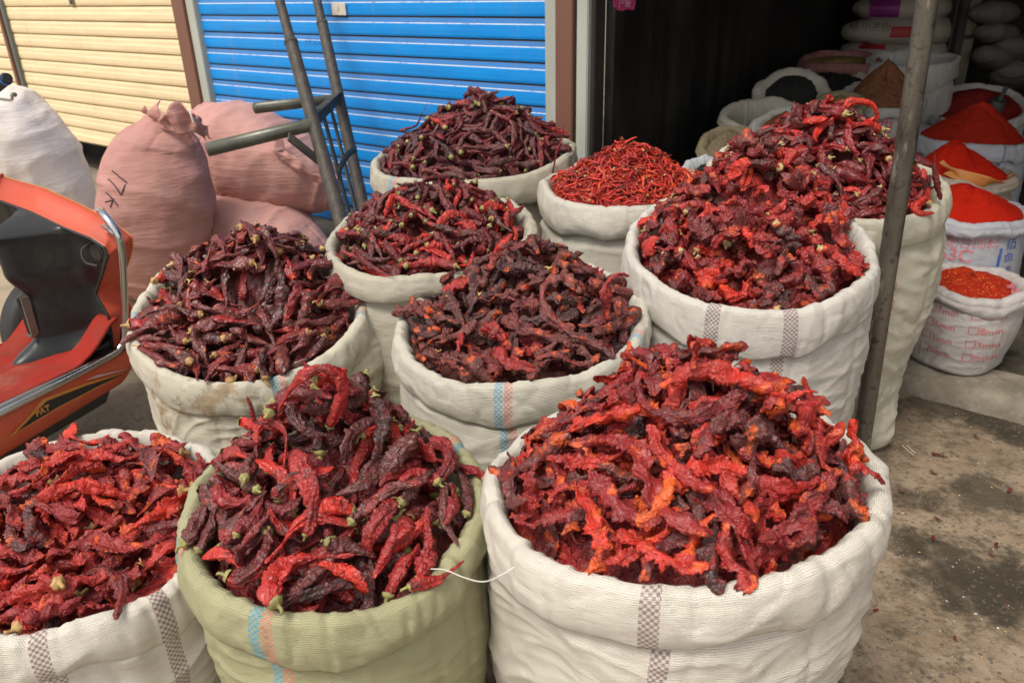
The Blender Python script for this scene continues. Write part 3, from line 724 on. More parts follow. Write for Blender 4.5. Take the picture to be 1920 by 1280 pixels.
feature([(1078, 545), (1060, 525), (1030, 530), (1018, 560), (1035, 595), (1070, 622), (1105, 640), (1128, 655)], 'brown', .0175, .50, 'large brown hook shaped chili lying across the right of the middle sack heap', '5', None, .65, .35, 25)
feature([(1140, 600), (1135, 560, 'y'), (1145, 525, 'y'), (1168, 515, 'y'), (1180, 518, 'y')], 'brown', .0120, .95, 'red bent chili standing at the right edge of the middle sack heap', '5', None, .8, .3, 26)
feature([(880, 590), (885, 550), (890, 515), (893, 495)], 'brown', .0190, .12, 'broad grey black chili at the left back of the middle sack heap', '5', None, .35, .8, 27)
feature([(1262, 895), (1245, 930), (1225, 965), (1190, 975)], 'flake', .014, 1.08, 'pale orange chili strip in the centre of the nearest white sack', '1', None, .4, .7, 31)
feature([(1085, 910), (1105, 950), (1125, 1000), (1128, 1050)], 'flake', .0175, .98, 'wide orange red flat strip at the near left of the nearest white sack heap', '1', None, .25, .9, 32)
feature([(1165, 995), (1215, 1035), (1275, 1062), (1330, 1060)], 'flake', .0160, .90, 'long orange red strip at the front of the nearest white sack heap', '1', None, .35, .7, 33)
feature([(1590, 880), (1615, 875, 'y'), (1640, 890, 'y'), (1652, 908, 'y')], 'flake', .011, .72, 'dark red strip sticking out over the right rim of the nearest white sack', '1', None, .35, .8, 34)
feature([(1445, 735), (1480, 745, 'y'), (1505, 735, 'y'), (1535, 735, 'y')], 'flake', .0085, .9, 'thin red strip poking out at the upper right of the nearest white sack heap', '1', None, .4, .4, 35)
feature([(1300, 690), (1305, 665, 'y'), (1300, 640, 'y')], 'flake', .0135, .62, 'crimson strip standing at the very top of the nearest white sack heap', '1', None, .35, .9, 36)
feature([(1215, 690), (1180, 665, 'y'), (1182, 640, 'y')], 'flake', .0085, 1.0, 'small orange strip standing at the upper left of the nearest white sack heap', '1', None, .4, .6, 37)
feature([(1310, 860), (1325, 820), (1355, 790), (1390, 755)], 'flake', .0165, .16, 'broad purplish strip lying diagonally near the centre of the nearest white sack heap', '1', None, .5, .35, 38)
feature([(640, 470), (690, 495), (715, 510), (742, 520)], 'thinred', .009, .35, 'dark pointed chili hanging over the front left rim of the sack before the hand truck', '7', None, .8, .15, 41)
feature([(1035, 330), (1043, 290, 'y'), (1052, 265, 'y'), (1057, 232, 'y')], 'purple', .0055, .9, 'slender red brown chili standing upright at the right of the rear sack heap', '8', None, .8, .5, 42)
feature([(750, 245), (780, 235, 'y'), (790, 215, 'y'), (803, 192, 'y')], 'purple', .0085, .85, 'thin red chili pointing up at the left of the rear sack heap', '8', None, .8, .2, 43)
feature([(440, 470), (490, 455), (540, 445), (590, 465)], 'pod', .0125, .4, 'long dark pod lying across the top of the stained sack heap', '4', None, .5, .3, 44)
feature([(360, 505), (420, 480), (470, 470), (530, 440)], 'pod', .0120, .62, 'long maroon pod at the upper left of the stained sack heap', '4', None, .45, .2, 45)
feature([(260, 650), (285, 665), (315, 682), (335, 690)], 'pod', .0125, .75, 'chili with a yellow orange end at the left rim of the stained sack', '4', 'cal_tan', .7, .4, 46, .014)
feature([(395, 595), (430, 600), (470, 605), (500, 612)], 'pod', .015, .93, 'bright crimson folded pod in the middle of the stained sack heap', '4', None, .5, .25, 47)
feature([(505, 790), (480, 790, 'y'), (470, 760, 'y'), (462, 742, 'y')], 'long', .0075, .5, 'thin dark chili sticking out at the upper left of the olive green sack heap', '2', None, .8, .2, 48)
feature([(130, 815), (150, 825), (180, 830), (205, 815)], 'leaf', .009, 1.0, 'small orange strip at the back rim of the sack at the left edge', '3', None, .5, .6, 49)
feature([(60, 845), (75, 852), (88, 860)], 'leaf', .0085, .02, 'small blackish shrivelled chili beyond the back rim of the sack at the left edge', '3', None, .9, .7, 50)
# thread
mb = MB(); mb.tube(spline([P(808, 1066, .585), P(835, 1068, .60), P(870, 1082, .60), P(905, 1090, .612), P(935, 1080, .63), P(965, 1062, .64)], 30), .0008, 6)
tag(mb.build('string', mth.mat, loc=tuple(P(870, 1082, .6))), 'thin white string stretched between the olive green sack and the nearest white sack', 'string')
print('chilies done', len(ALL))

# ================================================================== THE PLACE
# ---- ground
g = NT('concrete_ground')
OB = g.tc.outputs['Object']
c = g.mix(g.thr(g.noise(2.2, OB, 6, .6), .35, .68), (.33, .24, .155), (.195, .140, .088))
c = g.mix(g.math('MULTIPLY', g.thr(g.noise(14, OB, 8, .75), .44, .62), .6), c, (.36, .29, .21))
c = g.mix(g.math('MULTIPLY', g.thr(g.noise(23, g.mapping(OB, loc=(1, 2, 0)), 9, .8), .50, .60), .6), c, (.10, .075, .05))
st = g.thr(g.noise(2.6, g.mapping(OB, (1, 1, 1), loc=(3.1, 1.45, 0)), 9, .72, .3), .50, .62)
c = g.mix(g.math('MULTIPLY', st, .85), c, g.mix(g.thr(g.noise(40, OB, 6, .8), .4, .6), (.030, .022, .014), (.085, .062, .04)))
for (px, py, rr_) in ((1850, 925, .10), (1815, 1075, .14), (1890, 1110, .12), (1760, 760, .09), (1880, 790, .10), (1700, 1010, .06), (1735, 735, .035), (1780, 752, .04), (1830, 772, .045), (1880, 800, .05), (1912, 820, .05)):  # dark stains; the last, small ones paint the shaded crevice along the kerb
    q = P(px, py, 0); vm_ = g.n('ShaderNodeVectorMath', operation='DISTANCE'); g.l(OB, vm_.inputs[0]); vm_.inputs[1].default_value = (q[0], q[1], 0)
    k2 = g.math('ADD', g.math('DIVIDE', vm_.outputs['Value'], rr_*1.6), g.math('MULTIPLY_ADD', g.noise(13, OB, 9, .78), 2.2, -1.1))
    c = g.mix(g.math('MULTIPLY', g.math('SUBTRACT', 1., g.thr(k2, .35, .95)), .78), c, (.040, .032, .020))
vr_ = g.vor(52, g.mapping(OB, (1, 1.3, 1))); peb = g.thr(g.noise(60, OB, 3), .46, .56)
pm = g.math('MULTIPLY', g.math('SUBTRACT', 1., g.thr(vr_.outputs['Distance'], .26, .36)), peb)
c = g.mix(g.math('MULTIPLY', pm, .85), c, g.mix(g.noise(33), (.055, .055, .050), (.16, .125, .09)))
v2 = g.vor(120, OB); p2 = g.math('MULTIPLY', g.math('SUBTRACT', 1., g.thr(v2.outputs['Distance'], .12, .25)), g.thr(g.noise(16, OB, 3), .5, .62))
c = g.mix(g.math('MULTIPLY', p2, .6), c, (.42, .37, .29))
sx = g.n('ShaderNodeSeparateXYZ'); g.l(OB, sx.inputs[0])
sand = g.thr(g.math('ADD', sx.outputs[0], g.math('MULTIPLY', g.noise(1.5, OB, 5), .8)), -.5, -1.3)
c = g.mix(g.math('MULTIPLY', sand, .62), c, g.mix(g.noise(5, OB, 5), (.52, .42, .28), (.36, .29, .20)))
crk = g.vor(1.6, g.mapping(OB, (1, 1, 1), loc=(0, 0, 0)), 'DISTANCE_TO_EDGE')
ck = g.math('MULTIPLY', g.math('SUBTRACT', 1., g.thr(crk.outputs['Distance'], .002, .014)), g.thr(g.noise(3, OB), .45, .55))
nb = g.bump(g.noise(20, OB, 9, .7), .8, .012); nb = g.bump(vr_.outputs['Distance'], .35, .004, nb); nb = g.bump(g.noise(180, OB, 4, .7), .5, .003, nb)
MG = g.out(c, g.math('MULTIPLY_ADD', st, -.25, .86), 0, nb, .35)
xs = np.concatenate([np.linspace(-40, -6, 12), np.linspace(-5.5, 5.5, 111), np.linspace(6, 40, 12)]); ys = np.concatenate([np.linspace(-30, -1.5, 10), np.linspace(-1, 7, 90), np.linspace(8, 40, 12)])
GX, GY = np.meshgrid(xs, ys, indexing='ij'); GZ = .006*fbm(GX*1.3, GY*1.3, 0, 3)+.003*vn(GX*5, GY*5, 0, 5) - .006
V = np.stack([GX, GY, GZ], -1).reshape(-1, 3); n_ = len(ys); i, j = np.meshgrid(np.arange(len(xs)-1), np.arange(n_-1), indexing='ij')
Q = np.stack([i*n_+j, (i+1)*n_+j, (i+1)*n_+j+1, i*n_+j+1], -1).reshape(-1, 4)
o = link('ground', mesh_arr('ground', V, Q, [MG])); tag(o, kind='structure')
# ---- raised concrete kerb along the shop fronts and the shop floor behind it
k_ = NT('kerb_concrete'); OB = k_.tc.outputs['Object']
c = k_.mix(k_.thr(k_.noise(5, OB, 7, .65), .35, .7), (.27, .23, .175), (.15, .125, .09)); c = k_.mix(k_.math('MULTIPLY', k_.thr(k_.noise(30, OB, 6, .7), .5, .7), .5), c, (.34, .30, .24))
c = k_.mix(k_.math('MULTIPLY', k_.thr(k_.noise(3.3, OB, 8, .7), .54, .66), .6), c, (.055, .045, .035))
MK = k_.out(c, .85, 0, k_.bump(k_.noise(40, OB, 8, .7), .7, .006), .3)
ss = np.linspace(-7, 7, 421); prof = [(-.165, -.03), (-.155, .012), (-.148, .034), (-.138, .050), (-.115, .058), (-.08, .06), (0, .06), (.05, .06)]
V = []
for s0 in ss:
    for k, (d, z) in enumerate(prof):
        wob = .012*float(vn(s0*3, k*.5, 0, 61)) + .006*float(vn(s0*14, k, 0, 62)); m_ = 1 if k < 6 else 0
        V.append(WL(s0, d + wob*m_ - (.015*m_*float(sstep(3.2, 3.9, s0))), z + (.005*float(vn(s0*5, 3., 0, 63)) if k > 2 else 0)))
nv = len(prof); mb = MB(); mb.grid(V, len(ss), nv); tag(mb.build('kerb', MK), kind='structure')
f_ = NT('shop_floor_concrete'); OB = f_.tc.outputs['Object']
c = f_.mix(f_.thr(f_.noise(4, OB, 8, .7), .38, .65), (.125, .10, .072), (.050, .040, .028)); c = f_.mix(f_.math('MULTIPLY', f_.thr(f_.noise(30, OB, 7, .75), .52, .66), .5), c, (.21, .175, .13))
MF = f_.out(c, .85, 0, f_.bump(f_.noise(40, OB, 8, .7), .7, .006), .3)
mb = MB(); V = []
for i in range(81):
    for j in range(31): s0, d0 = -7+14*i/80, .05+3.9*j/30; V.append(WL(s0, d0, .059 - .012*float(sstep(.05, .3, d0)) + .004*float(vn(s0*2, d0*2, 0, 77))))
mb.grid(V, 81, 31); tag(mb.build('shop_floor', MF), kind='structure')
# ---- loose grit, seeds and flakes on the ground
rg = np.random.default_rng(5)
gm = [mat_calyx('seed_yellow', (.62, .46, .15), (.5, .3, .1)), mat_calyx('grit_pale', (.60, .57, .50), (.45, .42, .36)), mat_calyx('grit_dark', (.07, .065, .06), (.12, .10, .08)), mat_calyx('flake_red', (.42, .03, .02), (.25, .02, .02))]
mb = MB(); ico = [(0, 0, 1), (.9, 0, .1), (.28, .85, .1), (-.73, .53, .1), (-.73, -.53, .1), (.28, -.85, .1), (0, 0, -.6)]
icf = [(0, 1, 2), (0, 2, 3), (0, 3, 4), (0, 4, 5), (0, 5, 1), (6, 2, 1), (6, 3, 2), (6, 4, 3), (6, 5, 4), (6, 1, 5)]
for k in range(1500):
    if rg.random() < .8: x = rg.uniform(.55, 1.9); y = rg.uniform(.7, 2.5)
    else: x = rg.uniform(-1.9, -.6); y = rg.uniform(.9, 2.8)
    m_ = int(rg.choice(4, p=[.22, .30, .42, .06])); s0 = rg.uniform(.0008, .0030)*(1.0 if m_ != 1 or rg.random() > .06 else 2.4)
    z = float(.006*fbm(x*1.3, y*1.3, 0, 3)+.003*vn(x*5, y*5, 0, 5)-.006); R_ = rotz(rg.uniform(0, 6))
    sc = np.array([rg.uniform(.7, 1.5), rg.uniform(.6, 1.1), .55])*s0
    mb.add([np.array([x, y, z+s0*.3]) + R_ @ (np.array(p)*sc*rg.uniform(.8, 1.2)) for p in ico], icf, m_, False)
tag(mb.build('grit', gm), 'scattered grit, yellow seeds and red flakes on the concrete ground', 'grit', None, 'stuff')

mb = MB()
for k in range(46):                            # fallen scraps of chili skin
    x = rg.uniform(.45, 1.75); y = rg.uniform(.75, 2.25)
    if k % 4 == 0: x = rg.uniform(-1.6, -.95); y = rg.uniform(1.3, 2.2)
    a0 = rg.uniform(0, 6); L_ = rg.uniform(.004, .013); R_ = rotz(a0); z0 = .002
    pts = [np.array([x, y, z0]) + R_ @ np.array([L_*t, .25*L_*math.sin(3*t+a0), .15*L_*(1-t*t)]) for t in (-1, -.3, .4, 1)]
    wv = R_ @ np.array([0, L_*.35, .1*L_]); mb.add([p+sg*wv*w_ for p, w_ in zip(pts, (.3, 1, .8, .2)) for sg in (-1, 1)], [(2*i, 2*i+1, 2*i+3, 2*i+2) for i in range(3)], int(rg.integers(2)))
tag(mb.build('chili_scraps', [gm[3], mat_calyx('scrap_dark', (.10, .015, .012), (.18, .02, .015))], solid=.0012), 'small scraps of red chili skin fallen on the concrete ground', 'scraps', None, 'stuff')
# ---- shutters
def mat_shutter(name, a, b, dirt, rough=.42, line=None):
    m = NT(name); OB = m.tc.outputs['Object']
    v = m.mapping(OB, (1.2, 1.2, 14))
    c = m.mix(m.thr(m.noise(2.2, v, 5, .6), .35, .7), a, b)
    w = m.thr(m.noise(3, m.mapping(OB, (1.5, 1.5, 30)), 8, .75), .62, .75)
    c = m.mix(m.math('MULTIPLY', w, .42), c, dirt)
    sc_ = m.thr(m.noise(60, m.mapping(OB, (.2, .2, 3)), 6, .7), .66, .74); c = m.mix(m.math('MULTIPLY', sc_, .35), c, (.6, .6, .58))
    du = m.thr(m.noise(1.3, OB, 6, .65), .4, .8); c = m.mix(m.math('MULTIPLY', du, .05), c, (.42, .38, .32))
    vs = m.thr(m.noise(2.2, m.mapping(OB, (6, 6, .35)), 7, .7), .52, .72); c = m.mix(m.math('MULTIPLY', vs, .16), c, (.30, .25, .20))
    spk = m.thr(m.noise(35, OB, 6, .75), .70, .76); c = m.mix(m.math('MULTIPLY', spk, .5), c, (.16, .12, .10))
    return m.out(c, rough, 0, m.bump(m.noise(3.5, m.mapping(OB, (1, 1, 2)), 4), .35, .012, m.bump(m.noise(90, m.mapping(OB, (.3, .3, 3)), 5), .12, .002)), .3)
M_blue = mat_shutter('shutter_blue', (.003, .275, .74), (.003, .235, .66), (.10, .12, .17))
M_bluelt = mat_shutter('shutter_blue_worn', (.045, .225, .60), (.06, .20, .48), (.30, .28, .27))
wl = NT('shutter_white_line'); OB = wl.tc.outputs['Object']
MWL = wl.out(wl.mix(wl.math('MULTIPLY', wl.thr(wl.noise(14, wl.mapping(OB, (1, 1, .3)), 7, .75), .50, .66), .75), (.72, .76, .82), (.10, .26, .58)), .5)
M_yel = mat_shutter('shutter_cream', (.86, .69, .43), (.76, .60, .36), (.38, .27, .13))
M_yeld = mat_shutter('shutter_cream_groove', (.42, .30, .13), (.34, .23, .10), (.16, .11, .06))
M_gap = NT('shutter_dark_groove').out((.035, .03, .03), .7)
M_rubber = NT('rubber_black').out((.02, .02, .02), .6)
def shutter(name, label, s0, s1, z0, pitch, phase, prof, mats, nz):
    """prof: (fraction of pitch upwards, outward bulge, material index to the next)"""
    o = empty(name, WL(s0, 0, z0), WANG); tag(o, label, 'shutter')
    W = s1-s0; mb = MB(); n = 25; xs_ = np.linspace(0, W, n)
    z = phase
    for k in range(nz):
        zb_ = phase + k*pitch
        for q in range(len(prof)-1):
            (f0, d0, m0), (f1, d1, _) = prof[q], prof[q+1]
            za, zb2 = zb_+f0*pitch, zb_+f1*pitch
            if zb2 <= z0+.05: continue
            za = max(za, z0+.05)
            V = []
            jog = .0012*math.sin(k*12.9)
            for x in xs_:
                w = .0015*float(vn(x*2.5, k*.7, 0, 71)) + jog
                V += [(x, -d0+w, za-z0), (x, -d1+w, zb2-z0)]
            F = [(2*i, 2*i+2, 2*i+3, 2*i+1) for i in range(n-1)]
            mb.add(V, F, m0, False)
    c = mb.build('slat_curtain', mats, parent=o)
    b = MB(); b.box((W/2, -.004, .026), (W/2, .016, .024)); b.box((W/2, -.012, .006), (W/2-.01, .010, .006), m=1)
    b.build('bottom_rail', [mats[0], M_rubber], parent=o, bevel=.003)
    return o
pb = [(0, .000, 3), (.035, .0065, 0), (.14, .0090, 0), (.38, .0098, 0), (.60, .0092, 0), (.665, .0085, 1), (.712, .0080, 2), (.80, .0070, 2), (.94, .0055, 3), (1, .0, 3)]
# the white line lies at z = 1.213 + k*.087 ; it is at fraction .69 of a slat
ph = 1.213-.69*.087; k0 = math.floor((ph-.1)/.087); ph0 = ph-k0*.087
sh_b = shutter('roller_shutter', 'bright blue roller shutter with thin white lines, closed behind the hand truck', -.815, 1.587, .10, .087, ph0-.087, pb, [M_blue, MWL, M_bluelt, M_gap], 29)
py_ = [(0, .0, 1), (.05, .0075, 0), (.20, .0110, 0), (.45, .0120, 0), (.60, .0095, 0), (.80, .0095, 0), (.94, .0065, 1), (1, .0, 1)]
ph = 1.018; k0 = math.floor((ph-.28)/.0915); ph0 = ph-k0*.0915
sh_y = shutter('roller_shutter', 'cream yellow roller shutter behind the white bag, ending a hand width above the step', -3.30, -1.03, .275, .0915, ph0-.0915, py_, [M_yel, M_yeld], 26)
shutter('roller_shutter', 'cream yellow shutter strip beyond the grey post at the left edge of the photo', -6.2, -3.42, .12, .0915, ph0-.183, py_, [M_yel, M_yeld], 28)
# posts and frames
M_brown = mat_dusty('post_brown_paint', (.19, .085, .055), (.145, .062, .042), .45, 0, 5, (.30, .20, .15), .35, .15, 50, .4, (1, 1, .2))
M_pale = mat_dusty('frame_pale_metal', (.46, .47, .41), (.38, .40, .35), .5, .0, 6, (.28, .23, .16), .4, .15, 50, .4, (1, 1, .25))
M_dark = mat_dusty('frame_dark', (.030, .024, .020), (.045, .035, .028), .5, 0, 6, (.12, .10, .07), .3, .1)
M_greyg = mat_dusty('frame_grey_green', (.14, .16, .14), (.11, .125, .11), .5, 0, 6, (.25, .2, .15), .4, .1)
def post(name, label, parts, z0=.055, z1=2.55):
    s_m = sum((a+b)/2 for (_, a, b, _, _, _) in parts)/len(parts); base = WL(s_m, 0, z0)
    o = empty(name, base, WANG); tag(o, label, 'post')
    for (pn, a, b, d0, d1, mt) in parts:
        mb = MB(); mb.box(((a+b)/2-s_m, (d0+d1)/2, (z1-z0)/2), ((b-a)/2, (d1-d0)/2, (z1-z0)/2)); mb.build(pn, mt, parent=o, bevel=.004)
    return o
post('shop_post', 'brown painted post with pale rails between the yellow and the blue shutter', [('guide_rail', -1.033, -1.019, -.030, .03, M_pale), ('brown_post', -1.018, -.898, -.055, .05, M_brown), ('guide_rail', -.897, -.820, -.040, .03, M_pale)])
post('shop_post', 'brown painted post between pale rails right of the blue shutter, at the open shop', [('guide_rail', 1.590, 1.652, -.040, .03, M_pale), ('brown_post', 1.653, 1.736, -.060, .05, M_brown), ('brown_post', 1.7365, 1.747, -.050, .05, M_dark), ('guide_rail', 1.748, 1.800, -.052, .03, M_pale), ('dark_edge', 1.801, 1.818, -.03, .05, M_dark)])
post('shop_post', 'narrow grey green post with a brown edge left of the yellow shutter', [('guide_rail', -3.345, -3.300, -.035, .03, M_greyg), ('brown_post', -3.39, -3.346, -.05, .05, M_brown), ('guide_rail', -3.42, -3.391, -.03, .03, M_pale)])
# labels on the shutters
def textmesh(txt, size, extr=0., sub=1, bold=0.):
    cu = bpy.data.curves.new('t', 'FONT'); cu.body = txt; cu.size = size; cu.extrude = extr; cu.align_x = 'CENTER'; cu.align_y = 'CENTER'; cu.offset = bold; cu.resolution_u = 4
    o = bpy.data.objects.new('t', cu); COL.objects.link(o); bpy.context.view_layer.update()
    dg = bpy.context.evaluated_depsgraph_get(); me = bpy.data.meshes.new_from_object(o.evaluated_get(dg)); bpy.data.objects.remove(o)
    import bmesh
    bm = bmesh.new(); bm.from_mesh(me); bmesh.ops.triangulate(bm, faces=bm.faces)
    for _ in range(sub): bmesh.ops.subdivide_edges(bm, edges=[e for e in bm.edges if e.calc_length() > size*.12], cuts=1)
    bmesh.ops.triangulate(bm, faces=bm.faces); bm.to_mesh(me); bm.free()
    return me
def ink(name, col, fade=.35, sc=60):
    m = NT(name); a = m.thr(m.noise(sc, None, 5, .7), .38, .60)
    m.val(m.b.inputs['Alpha'], m.math('SUBTRACT', 1., m.math('MULTIPLY', m.math('SUBTRACT', 1., a), fade*1.6)))
    return m.out(col, .6)
def wrap(me, name, origin, xdir, ydir, outd, target, mat, parent, off=.0015):
    """lays flat lettering onto the surface of target; origin/dirs in world"""
    bpy.context.view_layer.update()
    dg = bpy.context.evaluated_depsgraph_get(); bvh = BVHTree.FromObject(target, dg); Mi = target.matrix_world.inverted(); Mw = target.matrix_world
    xd, yd, od = Vector(xdir).normalized(), Vector(ydir).normalized(), Vector(outd).normalized()
    pm = parent.matrix_world.inverted(); q = 0
    for v in me.vertices:
        w = Vector(origin) + xd*v.co.x + yd*v.co.y
        h = bvh.ray_cast(Mi @ (w + od*.5), (Mi.to_3x3() @ (-od)).normalized(), 1.2)
        if h[0] is not None:
            nn = (Mw.to_3x3() @ h[1]).normalized()
            if nn.dot(od) < 0: nn = -nn
            w = Mw @ h[0] + nn*off
        v.co = pm @ w
    me.materials.clear(); me.materials.append(mat); me.name = name
    return link(name, me, parent)
def wallbox(name, s, z, w, h, th, mat, label, cat, d=-.017):
    o = empty(name, WL(s, d, z), WANG); 
    mb = MB(); mb.box((0, -th/2, 0), (w/2, th/2, h/2)); 
    return o, mb
M_plate = mat_dusty('label_plate', (.66, .62, .52), (.58, .53, .44), .5, 0, 30, (.35, .25, .18), .3, .05)
o, mb = wallbox('number_plate', .366, 1.184, .098, .055, .004, M_plate, '', '', -.0155); tag(o, 'small cream number plate with a faint 5 on the blue shutter', 'plate')
mb.build('plate', M_plate, parent=o, bevel=.001)
me = textmesh('5', .032); 
for v in me.vertices: v.co = Vector((v.co.x-.002, -.0045, v.co.y))
me.materials.append(ink('ink_faded_brown', (.22, .12, .08), .3)); link('digit', me, o)
o, mb = wallbox('keyhole_plate', -2.262, 1.235, .062, .05, .004, M_plate, '', '', -.0175); tag(o, 'small grey brown lock plate at the top of the yellow shutter', 'lock plate')
mb.build('plate', mat_dusty('lock_plate_metal', (.20, .17, .12), (.14, .12, .09), .5, .4, 30), parent=o, bevel=.001)
mb = MB(); mb.tube([(0, -.004, -.006), (0, -.008, -.006)], .009, 12); mb.build('lock', M_dark, parent=o)
# faint handwriting on the blue shutter
bpy.context.view_layer.update()
cur = [c_ for c_ in sh_b.children if c_.name.startswith('slat')][0]
p0 = WL(.02+.02, -.3, 1.03); wrap(textmesh('191050', .045), 'handwriting', WL(.14, 0, 1.03), (WD[0], WD[1], 0), (0, 0, 1), (-WN[0], -WN[1], 0), cur, ink('ink_faint_grey', (.03, .09, .22), .8), sh_b, .001)

# ---- shop shell
def slab(name, s0, s1, d0, d1, z0, z1, mat, label=None, cat=None, kind=None):
    base = WL((s0+s1)/2, (d0+d1)/2, z0); mb = MB(); mb.box((0, 0, (z1-z0)/2), ((s1-s0)/2, (d1-d0)/2, (z1-z0)/2))
    o = mb.build(name, mat, loc=(0, 0, 0)); o.location = base; o.rotation_euler = (0, 0, WANG); tag(o, label, cat, None, kind); return o
bw = NT('black_wall_paint'); OB = bw.tc.outputs['Object']
c = bw.mix(bw.thr(bw.noise(5, bw.mapping(OB, (1, 1, .25)), 8, .7), .40, .75), (.008, .008, .008), (.040, .038, .033))
c = bw.mix(bw.math('MULTIPLY', bw.thr(bw.noise(60, OB, 2), .78, .82), .6), c, (.35, .34, .28))
c = bw.mix(bw.math('MULTIPLY', bw.thr(bw.noise(40, bw.mapping(OB, (1, 1, .08)), 5, .7), .56, .8), .35), c, (.055, .052, .047))
M_bw = bw.out(c, .50, 0, bw.bump(bw.noise(50, OB, 5), .15, .004), .3)
M_int = mat_dusty('shop_inner_wall', (.030, .027, .022), (.018, .017, .015), .9, 0, 3, (.06, .05, .04), .3)
slab('wall', 1.813, 1.853, .06, 3.8, .058, 2.7, M_bw, 'black painted side wall inside the open shop, right of the pale frame', 'wall')
slab('wall', 1.86, 6.9, 3.8, 3.9, .058, 2.7, M_int, 'dark rear wall of the open shop behind the stacked bags', 'wall')
slab('wall', 6.9, 7.0, -.1, 3.9, .058, 2.7, M_int, 'dark far side wall of the open shop', 'wall')
slab('shop_ceiling', 1.60, 7.0, -.1, 3.9, 2.70, 2.80, M_int, 'dark ceiling over the open shop', 'ceiling')
M_lint = mat_dusty('fascia_paint', (.42, .40, .35), (.33, .31, .27), .7, 0, 3)
slab('shade_box', 1.82, 6.9, -.02, .10, 2.30, 2.55, M_lint, 'unseen box added over the open shop to darken it', 'shade box')  # unseen box added to lower the opening and keep the shop dark
slab('fascia', -7, 7, -.12, -.03, 2.555, 3.4, M_lint, 'long pale fascia above the roller shutters', 'fascia')
slab('wall', -7, -1.0, .30, .36, .058, 2.7, M_int, 'dark inner wall behind the yellow shutters', 'wall')
# sheet of the unseen awning that darkens the shop
M_aw = mat_dusty('awning_sheet', (.30, .32, .33), (.24, .26, .27), .5, .3, 3)
PX = 1.0
# pole
pp = P(1607, 885, 0); sp = ((pp[:2]-W0)@WD, (pp[:2]-W0)@WN)
pm_ = NT('pole_worn_metal'); OB = pm_.tc.outputs['Object']
c = pm_.mix(pm_.thr(pm_.noise(10, pm_.mapping(OB, (1, 1, .25)), 6, .65), .38, .66), (.145, .125, .098), (.065, .054, .042))
c = pm_.mix(pm_.math('MULTIPLY', pm_.thr(pm_.noise(30, pm_.mapping(OB, (1, 1, .12)), 7, .75), .54, .62), .65), c, (.36, .34, .28))
c = pm_.mix(pm_.math('MULTIPLY', pm_.thr(pm_.noise(38, OB, 8, .8), .54, .60), .75), c, (.035, .025, .018))
M_pole = pm_.out(c, pm_.math('MULTIPLY_ADD', pm_.noise(40, OB, 4), .3, .25), .35, pm_.bump(pm_.noise(60, pm_.mapping(OB, (1, 1, .3)), 6, .7), .35, .003), .5)
po = empty('awning_pole', (pp[0], pp[1], 0)); po.rotation_euler = (0, -.036, 0); tag(po, 'worn grey brown metal pole standing between the sacks at the right', 'pole')
mb = MB(); mb.tube([(0, 0, z) for z in np.linspace(.004, 2.45, 60)], [.0235+.0003*math.sin(z*9) for z in np.linspace(0, 2.45, 60)], 32); mb.build('pole_tube', M_pole, parent=po)
mb = MB(); mb.box((0, 0, .002), (.06, .06, .004)); mb.build('foot_plate', M_pole, parent=po, bevel=.001)
AW = None

# ---- hand truck leaning by the blue shutter
M_wood = NT('cart_wood'); OB = M_wood.tc.outputs['Object']
c = M_wood.mix(M_wood.thr(M_wood.noise(9, M_wood.mapping(OB, (6, 6, .6)), 7, .7), .35, .7), (.040, .034, .030), (.085, .068, .050)); c = M_wood.mix(M_wood.math('MULTIPLY', M_wood.thr(M_wood.noise(16, M_wood.mapping(OB, (5, 5, .5)), 6, .7), .60, .68), .6), c, (.26, .16, .07))
M_wood = M_wood.out(c, .55, 0, M_wood.bump(M_wood.noise(14, M_wood.mapping(OB, (7, 7, .5)), 6, .7), .5, .004), .4)
M_cmet = mat_dusty('cart_grey_paint', (.075, .072, .062), (.050, .048, .042), .75, .0, 14, (.17, .14, .10), .4, .15, 80, .15)
M_tub = mat_dusty('cart_tube_paint', (.105, .105, .080), (.080, .082, .062), .35, .35, 18, (.35, .34, .30), .25, .15, 80, .5)
Ol = CAM + ray(587, 228)*2.9
def along(px, py, L, dist):    # point on pixel ray at camera depth factor dist
    return CAM + ray(px, py)*dist
u_l = along(545, 77, 0, 2.97) - Ol; u_l /= np.linalg.norm(u_l)
Orr = CAM + ray(635, 182)*3.62; u_r = (CAM + ray(611, 75)*3.66) - Orr; u_r /= np.linalg.norm(u_r)
LB = Ol - u_l*(Ol[2]-.01)/u_l[2]; RB = Orr - u_r*(Orr[2]-.01)/u_r[2]
ht = empty('hand_truck', tuple((LB+RB)/2)); tag(ht, 'dark two railed hand truck leaning upright in front of the blue shutter', 'hand truck'); HO = (LB+RB)/2
def hb(mb, name, mt, **k):
    mb.v = [tuple(np.array(v)-HO) for v in mb.v]; o = mb.build(name, mt, parent=ht, **k); return o
def railbar(A, B, ra, rb, name, mt, n=16):
    mb = MB(); mb.tube(np.linspace(A, B, 12), np.linspace(ra, rb, 12), n); return hb(mb, name, mt)
La, Ra = Ol + u_l*.62, Orr + u_r*.75
Ls, Rs = CAM+ray(549, 78)*2.965, CAM+ray(603, 42)*3.66
Ls = Ol + u_l*np.linalg.norm(Ls-Ol); Rs = Orr + u_r*np.linalg.norm(Rs-Orr)
railbar(LB, Ls, .0285, .0245, 'rail', M_wood); railbar(Ls-u_l*.02, La, .0195, .0185, 'handle', M_wood)
railbar(RB, Rs, .0295, .0255, 'rail', M_wood); railbar(Rs-u_r*.02, Ra, .0215, .0200, 'handle', M_wood)
railbar(Ls-u_l*.006, Ls+u_l*.008, .0265, .0255, 'collar', M_cmet); railbar(Rs-u_r*.006, Rs+u_r*.008, .0275, .0265, 'collar', M_cmet)
